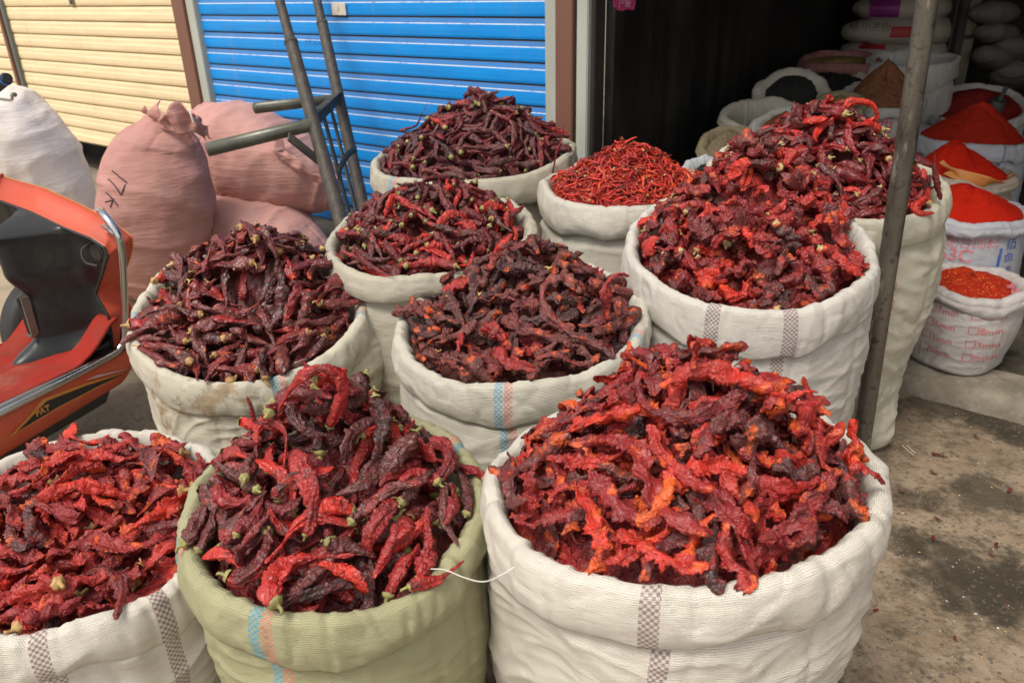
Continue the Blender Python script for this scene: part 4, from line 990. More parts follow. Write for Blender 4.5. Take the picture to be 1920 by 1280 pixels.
T1 = CAM+ray(388, 281)*2.72; T2 = CAM+ray(478, 203)*3.35
def hollow(A, B, r, name):
    mb = MB(); d = (B-A)/np.linalg.norm(B-A)
    mb.tube([A+d*.03, A, A+d*.001, B], [r*.78, r*.78, r, r], 20, cap=False); mb.tube([A+d*.028, A+d*.03], [r*.78, r*.78], 20, m=1); return hb(mb, name, [M_tub, M_rubber])
hollow(T1, Ol-u_l*.01, .0245, 'fork_tube'); hollow(T2, Orr-u_r*.01, .0235, 'fork_tube')
def angle(A, B, w, t, upv, name, mt):
    d = (B-A); L = np.linalg.norm(d); d /= L; n = np.cross(d, upv); n /= np.linalg.norm(n); b = np.cross(n, d)
    mb = MB(); c_ = (A+B)/2; R_ = np.stack([d, n, b], 1); mb.box(c_, (L/2, t, w), R_); return mb
cr = angle(Ol+u_l*.0, Orr+u_r*.0, .022, .0035, u_l, 'cross_bar', M_cmet); c2 = angle(Ol+u_l*.022, Orr+u_r*.022, .0035, .024, u_l, 'x', M_cmet)
cr.add(c2.v, c2.f); hb(cr, 'cross_bar', M_cmet)
for f in (.33, .62):
    A = Ol*(1-f)+Orr*f; B = LB*(1-f)+RB*f; w_ = (Orr-Ol)/np.linalg.norm(Orr-Ol)
    dd = (B-A)/np.linalg.norm(B-A); nn_ = np.cross(dd, w_); mb = MB(); mb.box((A+B)/2, (np.linalg.norm(B-A)/2, .022, .005), np.stack([dd, w_, nn_], 1)); hb(mb, 'slat', M_cmet)
A = CAM+ray(541, 256)*2.80; B = CAM+ray(596, 300)*2.90; mb = angle(A, B, .020, .004, u_l, '', M_cmet); hb(mb, 'brace', M_cmet)
mb = MB(); q0 = CAM+ray(633, 330)*2.93; q1 = CAM+ray(640, 310)*3.02; q2 = CAM+ray(652, 290)*3.25; q3 = CAM+ray(668, 278)*3.52
path = spline([q0, q1, q2, q3], 24); wv = np.array(u_l)*.016
mb.grid([p for a_ in path for p in (a_-wv, a_+wv)], 24, 2); hb(mb, 'curved_strap', M_cmet, solid=.004)
# toe plate and wheels hidden low down
mb = MB(); mb.box((LB+RB)/2+np.array([0, 0, .12]), ((np.linalg.norm(RB-LB))/2, .003, .02), rotz(math.atan2((RB-LB)[1], (RB-LB)[0]))); hb(mb, 'lower_cross_bar', M_cmet)

# ---- closed sacks
def fabric(name, base, b2, weave=1400, dirt=(.3, .22, .17), amt=.25, stain=None):
    m = NT(name); OB = m.tc.outputs['Object']
    c = m.mix(m.thr(m.noise(5, OB, 5), .35, .7), base, b2); c = m.mix(m.math('MULTIPLY', m.thr(m.noise(9, OB, 8, .7), .48, .75), amt), c, dirt)
    if stain: c = m.mix(m.math('MULTIPLY', m.thr(m.noise(7, m.mapping(OB, loc=(2, 1, .4)), 7, .7), .64, .74), .6), c, stain)
    w = m.noise(1., m.mapping(OB, (60, 60, 900)), 2); c = m.mix(m.math('MULTIPLY', m.thr(w, .45, .7), .25), c, tuple(x*.7 for x in base))
    nb = m.bump(m.noise(1., m.mapping(OB, (9, 9, 55)), 5, .6, .3), .55, .012); nb = m.bump(m.noise(90, OB, 5, .6), .25, .003, nb)
    return m.out(c, .75, 0, nb, .2)
M_pink = fabric('pink_cloth', (.50, .26, .225), (.42, .21, .18), dirt=(.50, .36, .28), amt=.35)
M_pink2 = fabric('pink_cloth_light', (.56, .30, .26), (.47, .245, .21), dirt=(.50, .36, .28), amt=.35)
M_wbag = fabric('white_plastic_weave', (.80, .73, .68), (.72, .65, .59), dirt=(.50, .40, .30), amt=.35, stain=(.55, .33, .17))
def closed_sack(name, label, cat, group, c, dims, R_, mat, seed, ex=(2.6, 2.3), pinch=(.0, .0), foldamp=.010, axis_folds='z', sag=0., n=(120, 170), fdir=22, bend=0):
    """superellipsoid sack; dims half sizes; local z is its long way; pinch draws the two ends together"""
    nu, nv = n; u = np.linspace(-PI/2+.001, PI/2-.001, nu)[:, None]; v = (np.arange(nv)*2*PI/nv)[None, :]
    def f(w, e): return np.sign(w)*np.abs(w)**e
    e1, e2 = 2/ex[0], 2/ex[1]
    cx = f(np.cos(u), e1)*f(np.cos(v), e2); cy = f(np.cos(u), e1)*f(np.sin(v), e2); cz = f(np.sin(u), e1)*np.ones_like(v)
    tp = 1 - pinch[1]*sstep(.2, 1, cz) - pinch[0]*sstep(-.2, -1, cz)
    x = cx*tp*dims[0]; y = cy*tp*dims[1]; z = cz*dims[2]
    nn = np.stack([cx, cy, cz*.3], -1); nn /= np.linalg.norm(nn, axis=-1, keepdims=True)+1e-9
    wr = .5*vn(x*5, y*5, z*3, seed)
    d = foldamp*(ridge(vn(x*3.5, y*3.5, z*fdir+wr, seed+1), 3) + .6*fbm(x*9, y*9, z*11, seed+2) + 1.3*vn(x*4, y*4, z*4, seed+3) - .8*ridge(vn(x*12, y*12, z*2.5, seed+4), 4)*sstep(.5, 1, np.abs(cz)))
    x = x+nn[..., 0]*d; y = y+nn[..., 1]*d; z = z+nn[..., 2]*d
    y = y + bend*((z/dims[2])**2)
    V = np.stack([x, y, z], -1).reshape(-1, 3) @ np.array(R_).T
    zmin = V[:, 2].min(); c = np.array(c, float)
    org = np.array([c[0], c[1], c[2]+zmin])
    i, j = np.meshgrid(np.arange(nu-1), np.arange(nv), indexing='ij'); j2 = (j+1) % nv
    Q = np.stack([i*nv+j, i*nv+j2, (i+1)*nv+j2, (i+1)*nv+j], -1).reshape(-1, 4)
    o = link(name, mesh_arr(name, V+c-org, Q, [mat]), loc=tuple(org)); tag(o, label, cat, group); return o
GP = 'closed pink cloth sacks in front of the shutters'
dA = 3.35
cA = PY(290, 392, 3.45)
RA = roty(.30) @ rotx(-.10)
sA = closed_sack('cloth_sack', 'upright dusty pink cloth sack with 17K written on it and a twisted tied top', 'sack', GP, cA, (.245, .22, .42), RA @ rotz(.3), M_pink, 201, (2.7, 2.2), (.02, .30), .013, fdir=20)
def gather(parent, c, pts, name, mt, amp=.02, seed=1, w=.05, up=(0, 0, 1)):
    """a crumpled standing ruffle of cloth following pts"""
    path = spline(pts, 60); up = np.array(up, float); V = []
    nh = 12
    for i, p in enumerate(path):
        f = i/59; 
        for k in range(nh):
            h = k/(nh-1); off = amp*np.array([float(vn(f*9, h*2, 0, seed)), float(vn(f*9, h*2, 3, seed+1)), .5*float(vn(f*6, h*2, 5, seed+2))])*(.3+h)
            hh = w*(.75+.35*float(vn(f*5, 1., 0, seed+4)))*h
            V.append(p + up*hh + off)
    mb = MB(); mb.grid(V, 60, nh); L = np.array(parent.location); mb.v = [tuple(np.array(v)-L) for v in mb.v]
    return mb.build(name, mt, parent=parent, solid=.004)
top = lambda px, py, y: PY(px, py, y)
gather(sA, None, [top(296, 236, 3.42), top(318, 246, 3.38), top(340, 252, 3.36), top(368, 250, 3.38), top(392, 262, 3.45)], 'tied_top', M_pink, .034, 5, .125, (-.15, 0, 1))
gather(sA, None, [top(290, 240, 3.50), top(330, 232, 3.52), top(372, 246, 3.50), top(395, 262, 3.46)], 'tied_top', M_pink, .038, 8, .115, (-.2, 0, 1))
mb = MB(); mb.tube(spline([top(354, 205, 3.34), top(358, 215, 3.33), top(363, 230, 3.33)], 6), .004, 6); mb.v = [tuple(np.array(v)-np.array(sA.location)) for v in mb.v]; mb.build('tie_string', mth.mat, parent=sA)
bpy.context.view_layer.update()
def strokes(lines, name, target, mat, outd, wd=.0035):
    """handwriting: each stroke a list of pixels laid on the target"""
    pass
inkm = ink('marker_dark', (.07, .03, .04), .15)
def penstroke(target, pix, mat, w=.0026, Y=3.2):
    dg = bpy.context.evaluated_depsgraph_get(); bvh = BVHTree.FromObject(target, dg); L = Vector(target.location); pts = []
    for px, py in spline([(a, b, 0) for a, b in pix], 14)[:, :2]:
        d = Vector(ray(px, py)); h = bvh.ray_cast(Vector(CAM)-L, d.normalized())
        if h[0] is not None: pts.append(np.array(h[0]) - np.array(d.normalized())*.001)
    mb = MB(); mb.tube(pts, w/2, 6) if len(pts) > 2 else None; return mb
mb = MB()
for st_ in ([(210, 320), (222, 330), (238, 343)], [(203, 336), (215, 348), (227, 366)], [(227, 366), (231, 356), (235, 346)], [(198, 360), (208, 370), (221, 386)], [(213, 372), (210, 380), (207, 389)], [(197, 379), (204, 377), (212, 375)], [(190, 391), (196, 393)]):
    m1 = penstroke(sA, st_, inkm, .0062); mb.add(m1.v, m1.f, 0, True)
mb.build('handwriting', inkm, parent=sA)
cB = PY(490, 300, 3.95)
RB_ = rotz(-.25) @ roty(PI/2+.42) @ rotz(.0)
sB = closed_sack('cloth_sack', 'plump pink cloth sack lying on top, behind the tubes of the hand truck', 'sack', GP, cB, (.225, .25, .43), RB_, M_pink2, 211, (2.3, 2.2), (.15, .25), .014, fdir=16)
gather(sB, None, [PY(512, 262, 3.72), PY(520, 290, 3.70), PY(545, 312, 3.70), PY(580, 335, 3.72), PY(612, 350, 3.75)], 'loose_flap', M_pink2, .028, 15, .06, (.35, -.25, .6))
cC = PY(470, 445, 3.75)
RC_ = rotz(-.35) @ roty(PI/2+.18)
sC = closed_sack('cloth_sack', 'pink cloth sack lying flat at the bottom under the plump one', 'sack', GP, cC, (.185, .27, .42), RC_, M_pink2, 221, (2.3, 2.2), (.1, .2), .014, fdir=14)
cW = PY(-12, 292, 4.4)
RW = rotz(.2) @ roty(-.50)
sW = closed_sack('woven_bag', 'large white woven bag with orange stains leaning behind the scooter at the left', 'sack', None, cW, (.40, .32, .60), RW, M_wbag, 231, (2.0, 2.1), (.0, .82), .016, fdir=11)

# ---- things in the open shop
def small_sack(px, py, z, r, zg, label, seed, mat, cuff=.06, e=0, rb=.9, fold=.9, group=None, tk=1.2, belly=.06, twist=.006, base=(0, 0), Y=None, tilt=.0):
    p = P(px, py, z) if Y is None else PY(px, py, Y); z = p[2]; S = s_(p[0], p[1], r, z, e, tilt*r*p[0]/math.hypot(p[0], p[1]), tilt*r*p[1]/math.hypot(p[0], p[1]), seed=seed, rb=rb, cuff=cuff, fold=fold, zg=zg, tk=tk, belly=belly, twist=twist, base=base)
    S['obj'] = make_sack(S, mat, mat, label, group, 'sack_in_shop', .5); S['obj']['category'] = 'sack'; return S
def powder(S, label, mat, peak, pk=(0, 0), pw=1.3, name='powder_heap', drop=.025, cat='powder', rough=.004, fr=60, kind='stuff'):
    Rr, Zr = sack_fns(S); nA, nR = 120, 44; a = np.arange(nA)*2*PI/nA; V = []
    for k in range(nR):
        f = k/(nR-1); x = (Rr(a)-.03)*f*np.cos(a); y = (Rr(a)-.03)*f*np.sin(a)
        q = np.clip(np.hypot(x-pk[0]*(1-f), y-pk[1]*(1-f))/(Rr(a)-.03), 0, 1); q = (np.sqrt(q**2+.012)-.11)/.90
        V.append(np.c_[x, y, Zr(a)-drop+peak*(1-q**pw)+rough*fbm(x*fr+7, y*fr, 0, S['seed']) + .010*vn(x*14, y*14, 2., S['seed'])*(1-f)])
    V.append(np.c_[V[-1][:, 0]*.99, V[-1][:, 1]*.99, V[-1][:, 2]-.05])
    V = np.array(V).reshape(-1, 3); nR += 1; i, j = np.meshgrid(np.arange(nR-1), np.arange(nA), indexing='ij'); j2 = (j+1) % nA
    o = link(name, mesh_arr(name, V, np.stack([i*nA+j, (i+1)*nA+j, (i+1)*nA+j2, i*nA+j2], -1).reshape(-1, 4), [mat]), loc=(S['x'], S['y'], 0)); tag(o, label, cat, None, kind); return o
def mat_gran(name, a, b, sc=260, mixv=.5, spk=None):
    m = NT(name); v = m.vor(sc); cc = m.n('ShaderNodeSeparateColor'); m.l(v.outputs['Color'], cc.inputs[0])
    c = m.mix(cc.outputs[0], a, b)
    if spk: c = m.mix(m.math('GREATER_THAN', cc.outputs[1], .93), c, spk)
    c = m.mix(m.math('MULTIPLY', m.thr(m.noise(18, None, 7, .7), .5, .7), .35), c, tuple(x*.45 for x in a))
    return m.out(c, .85, 0, m.bump(m.noise(30, None, 8, .7), .8, .012, m.bump(v.outputs['Distance'], .8, .003)), .15)
W1 = (.66, .62, .60); MW = {}
def shopmat(key, base, st=(), dirty=.25): MW[key] = mat_sack('shop_sack_'+key, base, st, None, dirty, .0036); return MW[key]
GI = 'open sacks standing in the shop'
T1 = small_sack(1824, 524, .47, .165, .06, 'small white sack printed with 1mm and 3mm size boxes, on the shop kerb', 301, shopmat('a', (.66, .61, .57)), .05, rb=.84, fold=.6, group=GI, belly=.03, Y=2.42)
powder(T1, 'coarse dark red chili flakes in the small printed sack on the kerb', mat_gran('chili_flakes', (.30, .012, .006), (.46, .035, .008), 230, .5, (.55, .15, .03)), .055, (-.03, .02), 1.3, 'chili_flakes', .02)
T2 = small_sack(1815, 390, .66, .205, .06, 'white and blue sack printed 663C, behind the small printed sack', 302, shopmat('b', (.62, .62, .66)), .05, rb=.98, fold=.4, group=GI, belly=.03, Y=2.80)
red_p = mat_gran('chili_powder_bright', (.66, .022, .004), (.56, .014, .004), 500)
powder(T2, 'bright red chili powder in the sack printed 663C', red_p, .10, (-.04, .0), 1.1, drop=.004)
T3 = small_sack(1800, 318, .72, .205, .06, 'sack with an orange liner and two kinds of red chili powder, third from the kerb', 303, shopmat('c', (.60, .50, .40)), .05, rb=.9, fold=.6, group=GI, Y=3.18)
powder(T3, 'scarlet chili powder piled high with coarse flakes in the third shop sack', red_p, .12, (-.05, .0), 1.3, drop=.010)
T4 = small_sack(1822, 252, .80, .235, .06, 'white sack with blue printed lines holding a steep cone of dark red powder', 304, shopmat('d', (.60, .60, .64), ((.25, .012, (.03, .10, .35), 'solid'), (1.30, .012, (.03, .10, .35), 'solid'), (1.12, .008, (.03, .10, .35), 'solid'))), .07, rb=.95, fold=.5, group=GI, Y=3.60)
powder(T4, 'steep cone of dark red ground chili in the blue lined sack', mat_gran('chili_ground_dark', (.34, .015, .006), (.44, .024, .007), 260), .145, (.03, .0), 1.1, drop=.012)
# orange liner cloth round T3
M_or = mat_dusty('orange_liner', (.62, .24, .05), (.50, .18, .04), .5)
p_ = [PY(1770, 325, 3.05), PY(1820, 347, 2.99), PY(1865, 360, 3.0), PY(1890, 352, 3.05), PY(1897, 338, 3.1)]
lin = gather(T3['obj'], None, p_, 'orange_liner', M_or, .034, 31, .045, (0, .1, 1))
bpy.context.view_layer.update()
def face_dir(S): d = np.array([-S['x'], -S['y'], 0.]); return d/np.linalg.norm(d)
def print_on(S, rows, col, name, az=0., fade=.35):
    """rows: (text, size, along m from the middle, z)"""
    od = rotz(az) @ face_dir(S); xd = np.array([-od[1], od[0], 0.]); mt = ink(name+'_ink', col, fade)
    for (tx, sz, dx, z, *b) in rows:
        me = textmesh(tx, sz, 0., 1, b[0] if b else 0.)
        for v in me.vertices: v.co.x += dx; v.co.y += z
        wrap(me, name, (S['x'], S['y'], 0), xd, (0, 0, 1), od, S['obj'], mt, S['obj'], .002)
def boxes_txt(): 
    o = []
    for i, (z, a, b) in enumerate(((.290, '1mm', '3mm'), (.240, '6mm', '8mm'), (.190, '1mm', '3mm'), (.140, '5mm', '8mm'))):
        for (x, t) in ((-.085, a), (.045, b)): o += [(t, .031, x+.046, z, .0006), ('\u25a1', .040, x-.002, z)]
    return o
print_on(T1, boxes_txt(), (.62, .18, .20), 'printed_lettering', -.05, .4)
print_on(T2, [('663C', .064, .0, T2['z']-.122, .0012), ('\u6210\u9c7c\u914d\u5408\u9972\u6599', .040, .02, T2['z']-.078)], (.70, .22, .24), 'printed_lettering', -.12, .3)
print_on(T2, [('\u6210', .038, .14, T2['z']-.18), ('\u9c7c', .038, .14, T2['z']-.13), ('\u4f70', .038, .14, T2['z']-.085), ('|', .13, .108, T2['z']-.14)], (.05, .14, .48), 'printed_blue_lettering', .12, .3)
print_on(T4, [('N', .07, -.08, T4['z']-.10), ('E', .06, .0, T4['z']-.11), ('\u76db', .045, .13, T4['z']-.11)], (.05, .16, .48), 'printed_blue_lettering', -.1, .3)
# pink half disc on T1
me = textmesh('\u25d7', .001); 
mb = MB(); nn_ = 28; V = [(-.135+.27*i/nn_, -.020*math.sin(PI*i/nn_)**.8) for i in range(nn_+1)]
vv = []; 
for i in range(nn_+1): vv += [(V[i][0], 0.0, 0), (V[i][0], V[i][1]*.5, 0), (V[i][0], V[i][1], 0)]
me = bpy.data.meshes.new('printed_arc'); me.from_pydata(vv, [], [(3*i+k, 3*i+k+1, 3*i+k+4, 3*i+k+3) for i in range(nn_) for k in (0, 1)])
od = face_dir(T1); wrap(me, 'printed_arc', (T1['x'], T1['y'], .345), (-od[1], od[0], 0), (0, 0, 1), od, T1['obj'], ink('pink_arc_ink', (.60, .20, .24), .3), T1['obj'], .002)

# deeper sacks, seen over the chili heaps
M_c1 = shopmat('e', (.60, .55, .45)); M_c2 = shopmat('f', (.60, .57, .52)); M_c3 = shopmat('g', (.33, .27, .16))
blk = mat_gran('dark_grain', (.012, .012, .012), (.03, .028, .025), 150); brn = mat_gran('brown_seeds', (.13, .050, .025), (.22, .09, .045), 150); tan_ = mat_gran('tan_spice', (.20, .15, .09), (.28, .21, .13), 200); yel_ = mat_gran('yellow_spice', (.26, .19, .06), (.20, .14, .05), 200)
YR = {311: (3.3, .115), 312: (3.95, .165), 313: (3.6, .19), 314: (3.4, .13), 315: (4.35, .215), 316: (3.75, .11), 317: (3.95, .185), 318: (4.65, .21), 319: (4.45, .215), 320: (4.25, .24), 321: (2.98, .10)}
def inner(px, py, z, r, label, seed, mat, cont, clabel, peak=.03, **k):
    S = small_sack(px, py, z, YR[seed][1], .06, label, seed, mat, group=GI, Y=YR[seed][0], tilt={312: .55, 313: .2, 315: .35, 311: .45, 314: .5, 316: .3, 317: .25, 320: .3, 321: .4}.get(seed, .1), **k)
    if cont: powder(S, clabel, cont, peak, (0, 0), 1.6, 'grain_heap', .03, 'grain')
    return S
inner(1365, 268, .66, .17, 'low tan cloth sack against the black wall, with brown spice', 311, M_c3, tan_, 'brown spice in the low tan sack', .03, cuff=.04)
inner(1484, 172, .80, .22, 'cream sack with a wide open rolled mouth and black grain, behind the low tan sack', 312, M_c1, blk, 'black grain in the wide mouthed cream sack', .0, cuff=.07, tk=1.8)
inner(1435, 212, .68, .24, 'bulging cream sack folded shut below the wide mouthed one', 313, M_c1, None, '', .02, cuff=.05, tk=1.5)
inner(1470, 238, .68, .17, 'white sack with dark grain directly behind the tall cream sack heap', 314, M_c2, brn, 'dark grain in the white sack behind the tall heap', .02, cuff=.05)
inner(1558, 158, .78, .26, 'cream sack with a crumpled rim in front of the dusky pink sack', 315, M_c1, blk, 'dark grain in the crumpled cream sack', .0, cuff=.06)
inner(1575, 190, .72, .17, 'small tan sack with yellow brown spice beside the brown seeds', 316, M_c3, yel_, 'yellow brown spice in the small tan sack', .02, cuff=.03)
S17 = inner(1655, 175, .78, .235, 'white sack with a pink printed character and a mound of brown seeds', 317, M_c2, brn, 'mound of brown seeds in the white printed sack', .13, cuff=.05)
inner(1575, 108, .86, .31, 'dusky pink cloth sack with a thick rolled rim deep in the shop', 318, fabric('dusky_pink', (.26, .11, .10), (.20, .085, .08)), yel_, 'yellow green lentils in the dusky pink sack', .0, cuff=.05)
S19 = inner(1712, 108, .88, .33, 'tall white sack with a red printed character behind the brown seeds', 319, M_c2, None, '', .0, cuff=.12)
inner(1832, 196, .78, .27, 'white cloth sack at the back right with red chilies and a metal scoop', 320, M_c2, mat_gran('red_dark', (.24, .015, .01), (.14, .012, .01), 120), 'dark red chilies in the back right sack', .03, cuff=.06)
inner(1330, 322, .60, .17, 'crumpled white plastic sack between the small red chilies and the tall heap', 321, shopmat('h', (.60, .62, .64)), blk, 'dark content of the crumpled white plastic sack', .0, cuff=.05)
bpy.context.view_layer.update()
print_on(S17, [('\u897f', .085, .03, S17['z']-.13), ('\u798f', .08, .06, S17['z']-.24)], (.55, .06, .12), 'printed_character', 0, .2)
print_on(S19, [('\u9f99', .13, -.07, S19['z']-.13)], (.50, .04, .06), 'printed_character', 0, .2)
# scoop
mb = MB(); sc0 = PY(1862, 212, 4.2); mb.tube([sc0, sc0+np.array([.0, -.02, .05]), sc0+np.array([.0, -.03, .07])], [.045, .04, .032], 16); mb.tube([sc0+np.array([0, -.03, .07]), sc0+np.array([.01, -.05, .14])], .012, 10)
tag(mb.build('metal_scoop', mat_dusty('scoop_metal', (.12, .13, .12), (.09, .10, .09), .35, .6), loc=tuple(sc0)), 'grey metal scoop stuck in the dark red chilies at the back right', 'scoop')
# stacked flour bags
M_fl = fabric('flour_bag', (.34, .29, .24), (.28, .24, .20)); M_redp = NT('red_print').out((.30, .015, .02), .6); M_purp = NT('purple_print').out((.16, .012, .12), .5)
GF = 'stacked bags deep in the shop'
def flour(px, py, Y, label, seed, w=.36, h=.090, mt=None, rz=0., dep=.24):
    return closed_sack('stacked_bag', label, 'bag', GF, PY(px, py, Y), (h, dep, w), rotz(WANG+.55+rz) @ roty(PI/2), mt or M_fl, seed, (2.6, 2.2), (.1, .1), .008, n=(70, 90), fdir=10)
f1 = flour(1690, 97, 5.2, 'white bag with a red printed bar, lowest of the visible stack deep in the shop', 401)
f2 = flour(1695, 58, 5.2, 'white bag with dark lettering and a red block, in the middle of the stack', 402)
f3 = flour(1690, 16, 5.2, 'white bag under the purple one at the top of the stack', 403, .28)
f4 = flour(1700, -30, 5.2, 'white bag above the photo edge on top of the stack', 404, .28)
bpy.context.view_layer.update()
def patch(target, px, py, w, h, mat, name, Y=4.8):
    me = bpy.data.meshes.new(name); nx, ny = 14, 6; V = [(-w/2+w*i/nx, -h/2+h*j/ny, 0) for i in range(nx+1) for j in range(ny+1)]
    me.from_pydata(V, [], [(i*(ny+1)+j, (i+1)*(ny+1)+j, (i+1)*(ny+1)+j+1, i*(ny+1)+j+1) for i in range(nx) for j in range(ny)])
    r_ = ray(px, py); od = -np.array([r_[0], r_[1], 0]); od /= np.linalg.norm(od); xd = np.array([-od[1], od[0], 0])
    return wrap(me, name, tuple(PY(px, py, Y)), xd, (0, 0, 1), od, target, mat, target, .002)
patch(f1, 1635, 92, .15, .05, M_redp, 'red_bar', 4.8); patch(f2, 1688, 65, .11, .06, M_redp, 'red_block', 4.8); patch(f3, 1658, 16, .17, .12, M_purp, 'purple_panel', 4.8)
def letter_row(target, txt, px, py, sz, mat, name, Y=4.8):
    r_ = ray(px, py); od = -np.array([r_[0], r_[1], 0]); od /= np.linalg.norm(od)
    wrap(textmesh(txt, sz), name, tuple(PY(px, py, Y)), (-od[1], od[0], 0), (0, 0, 1), od, target, mat, target, .002)
letter_row(f2, '\u7cbe \u5c0f\u9ea6\u7c89', 1630, 58, .055, ink('dark_bag_ink', (.10, .05, .06), .5), 'printed_lettering')
# inner post and shelf with dim bundles
iv = PY(1806, 60, 4.9)
mb = MB(); mb.box((0, 0, 1.25), (.045, .045, 1.25)); o = mb.build('inner_post', mat_dusty('inner_post_wood', (.13, .11, .08), (.09, .08, .06), .8), loc=(0, 0, 0)); o.location = (iv[0], iv[1], .1); tag(o, 'dim grey brown upright post inside the shop, right of the stacked bags', 'post')
sh = PY(1885, 90, 5.0); so = empty('shelf', (sh[0], sh[1], .1), WANG+.5); tag(so, 'dark shelf with dim bundles at the right inside the shop', 'shelf')
for z in (.45, .82, 1.17): mb = MB(); mb.box((.1, 0, z), (.45, .2, .012)); mb.build('board', M_int, parent=so)
for x in (-.34, .54): mb = MB(); mb.box((x, .0, .7), (.02, .205, .7)); mb.build('upright', M_int, parent=so)
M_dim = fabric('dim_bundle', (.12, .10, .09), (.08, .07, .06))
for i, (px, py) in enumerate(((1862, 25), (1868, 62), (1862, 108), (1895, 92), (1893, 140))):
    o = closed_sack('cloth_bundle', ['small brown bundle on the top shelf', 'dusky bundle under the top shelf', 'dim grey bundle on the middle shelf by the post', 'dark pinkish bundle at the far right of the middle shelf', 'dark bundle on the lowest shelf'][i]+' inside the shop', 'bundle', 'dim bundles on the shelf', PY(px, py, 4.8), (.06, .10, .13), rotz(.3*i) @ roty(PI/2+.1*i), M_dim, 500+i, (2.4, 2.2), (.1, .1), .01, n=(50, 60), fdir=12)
# sticker on the black wall
M_pk = ink('sticker_pink', (.62, .06, .22), .25); 
st_p = None
def wallhit(px, py):     # point on the black side wall (plane s = 1.813, facing the shop inside)
    r_ = ray(px, py); q = np.append(W0 + 1.854*WD, 0); n3 = np.append(WD, 0); t = ((q-CAM)@n3)/(r_@n3); return CAM+r_*t
a0, a1, a2, a3 = wallhit(1149, -14), wallhit(1190, -14), wallhit(1190, 21), wallhit(1149, 21)
so = empty('sticker', tuple((a0+a1+a2+a3)/4), math.atan2(WN[1], WN[0])); tag(so, 'torn pink sticker with pale lettering high on the black wall', 'sticker')
w_ = np.linalg.norm(a1[:2]-a0[:2]); h_ = abs(a0[2]-a3[2])
mb = MB(); mb.prism([(-.5, .5), (.5, .5), (.52, -.1), (.48, -.48), (.3, -.5), (.18, -.42), (-.1, -.5), (-.3, -.46), (-.48, -.2)], lambda x, y: (x*w_, -.003, y*h_), lambda x, y: (x*w_, -.0015, y*h_)); mb.build('sticker_sheet', M_pk, parent=so)
me = textmesh('\u8d22\u6e90\n\u5e7f\u8fdb', h_*.36)
for v in me.vertices: v.co = Vector((v.co.x*1.6*w_/h_*.5, -.0040, v.co.y))
me.materials.append(NT('sticker_white').out((.75, .6, .6), .6)); link('lettering', me, so)

# ---- scooter
h3 = np.array([.44, .90, 0]); h3 /= np.linalg.norm(h3); r3 = np.array([h3[1], -h3[0], 0]); G0 = np.array([-1.21, 2.235, 0])
sco = empty('scooter', tuple(G0 + r3*(-.165)), math.atan2(h3[1], h3[0])-PI/2)      # local x right, y forward, origin under the leg shield centre
tag(sco, 'orange and black scooter with red carpeted footboard and chrome crash bar at the left edge', 'scooter')
M_blk = mat_dusty('scooter_black_plastic', (.016, .017, .018), (.026, .027, .027), .30, 0, 7, (.20, .17, .14), .28, .12, 90, .45)
M_org = mat_dusty('scooter_orange_paint', (.58, .085, .036), (.50, .065, .030), .32, 0, 6, (.42, .22, .14), .4, .05, 70, .5)
M_crm = mat_dusty('chrome', (.62, .64, .66), (.5, .52, .54), .14, 1., 10, (.30, .27, .22), .25, .05, 80)
M_gold = NT('trim_orange_gold').out((.62, .26, .05), .4)
cp_ = NT('red_carpet'); OB = cp_.tc.outputs['Object']; c = cp_.mix(cp_.thr(cp_.noise(12, OB, 8, .7), .4, .7), (.42, .040, .028), (.30, .060, .042)); c = cp_.mix(cp_.math('MULTIPLY', cp_.thr(cp_.noise(5, OB, 8, .7), .5, .75), .5), c, (.36, .24, .18))
M_car = cp_.out(c, .95, 0, cp_.bump(cp_.noise(350, OB, 4, .7), .9, .006), .1)
def RI(z): return np.interp(z, [.28, .34, .40, .466, .54, .60, .625, .645, .667, .70, .73], [-.022, -.006, .000, -.032, .025, .068, .060, .012, -.100, -.23, -.40])+.165
def RO(z): return np.interp(z, [.28, .34, .40, .466, .54, .60, .635, .672, .712, .752, .772], [-.014, .000, .008, -.024, .034, .076, .086, .022, -.100, -.26, -.44])+.165
def LI(z): return np.interp(z, [.28, .36, .45, .52, .60, .66, .73], [-.32, -.35, -.37, -.50, -.72, -.70, -.52])+.165
def dback(x, z):                              # how far the panel lies behind the plane of its edges
    ridge_ = .165*math.exp(-(abs(x+.02)/.062)**2.2) + .05*math.exp(-(abs(x+.05)/.17)**4)*float(sstep(.46, .56, z))
    f = .25*(1-float(sstep(.29, .345, z)))*.3
    return -(ridge_+f) + .03*math.sin((z-.3)*6)
def din(x, z, q): return dback(x, z)*(1 - float(sstep(.78, 1, abs(q)))) - .030*float(sstep(.80, .97, abs(q)))
nz_, nx_ = 90, 90; V = []
for i in range(nz_):
    z = .285 + (.73-.285)*i/(nz_-1)
    for j in range(nx_):
        q = -1+2*j/(nx_-1); x = LI(z)+(RI(z)-LI(z))*(q+1)/2; V.append((x, din(x, z, q), z))
mb = MB(); mb.grid(V, nz_, nx_); mb.build('leg_shield_inner', M_blk, parent=sco, solid=.006)
zs = np.concatenate([np.linspace(.285, .60, 60), np.linspace(.605, .73, 60)]); V = []
for z in zs:                                   # painted fairing wrapping round the edge and over the top
    f = (z-.285)/(.73-.285); zo = .285 + (.785-.285)*f
    xi, xo = RI(z), RO(zo)
    for (w, y) in ((0, -.033), (.05, -.026), (.35, -.004), (.70, .014), (.92, .030), (1, .044), (.99, .055), (.97, .09), (.95, .14)): V.append((xi+(xo-xi)*w - 1.75*max(0, y-.044), y, z+(zo-z)*w - .45*max(0, y-.044)))
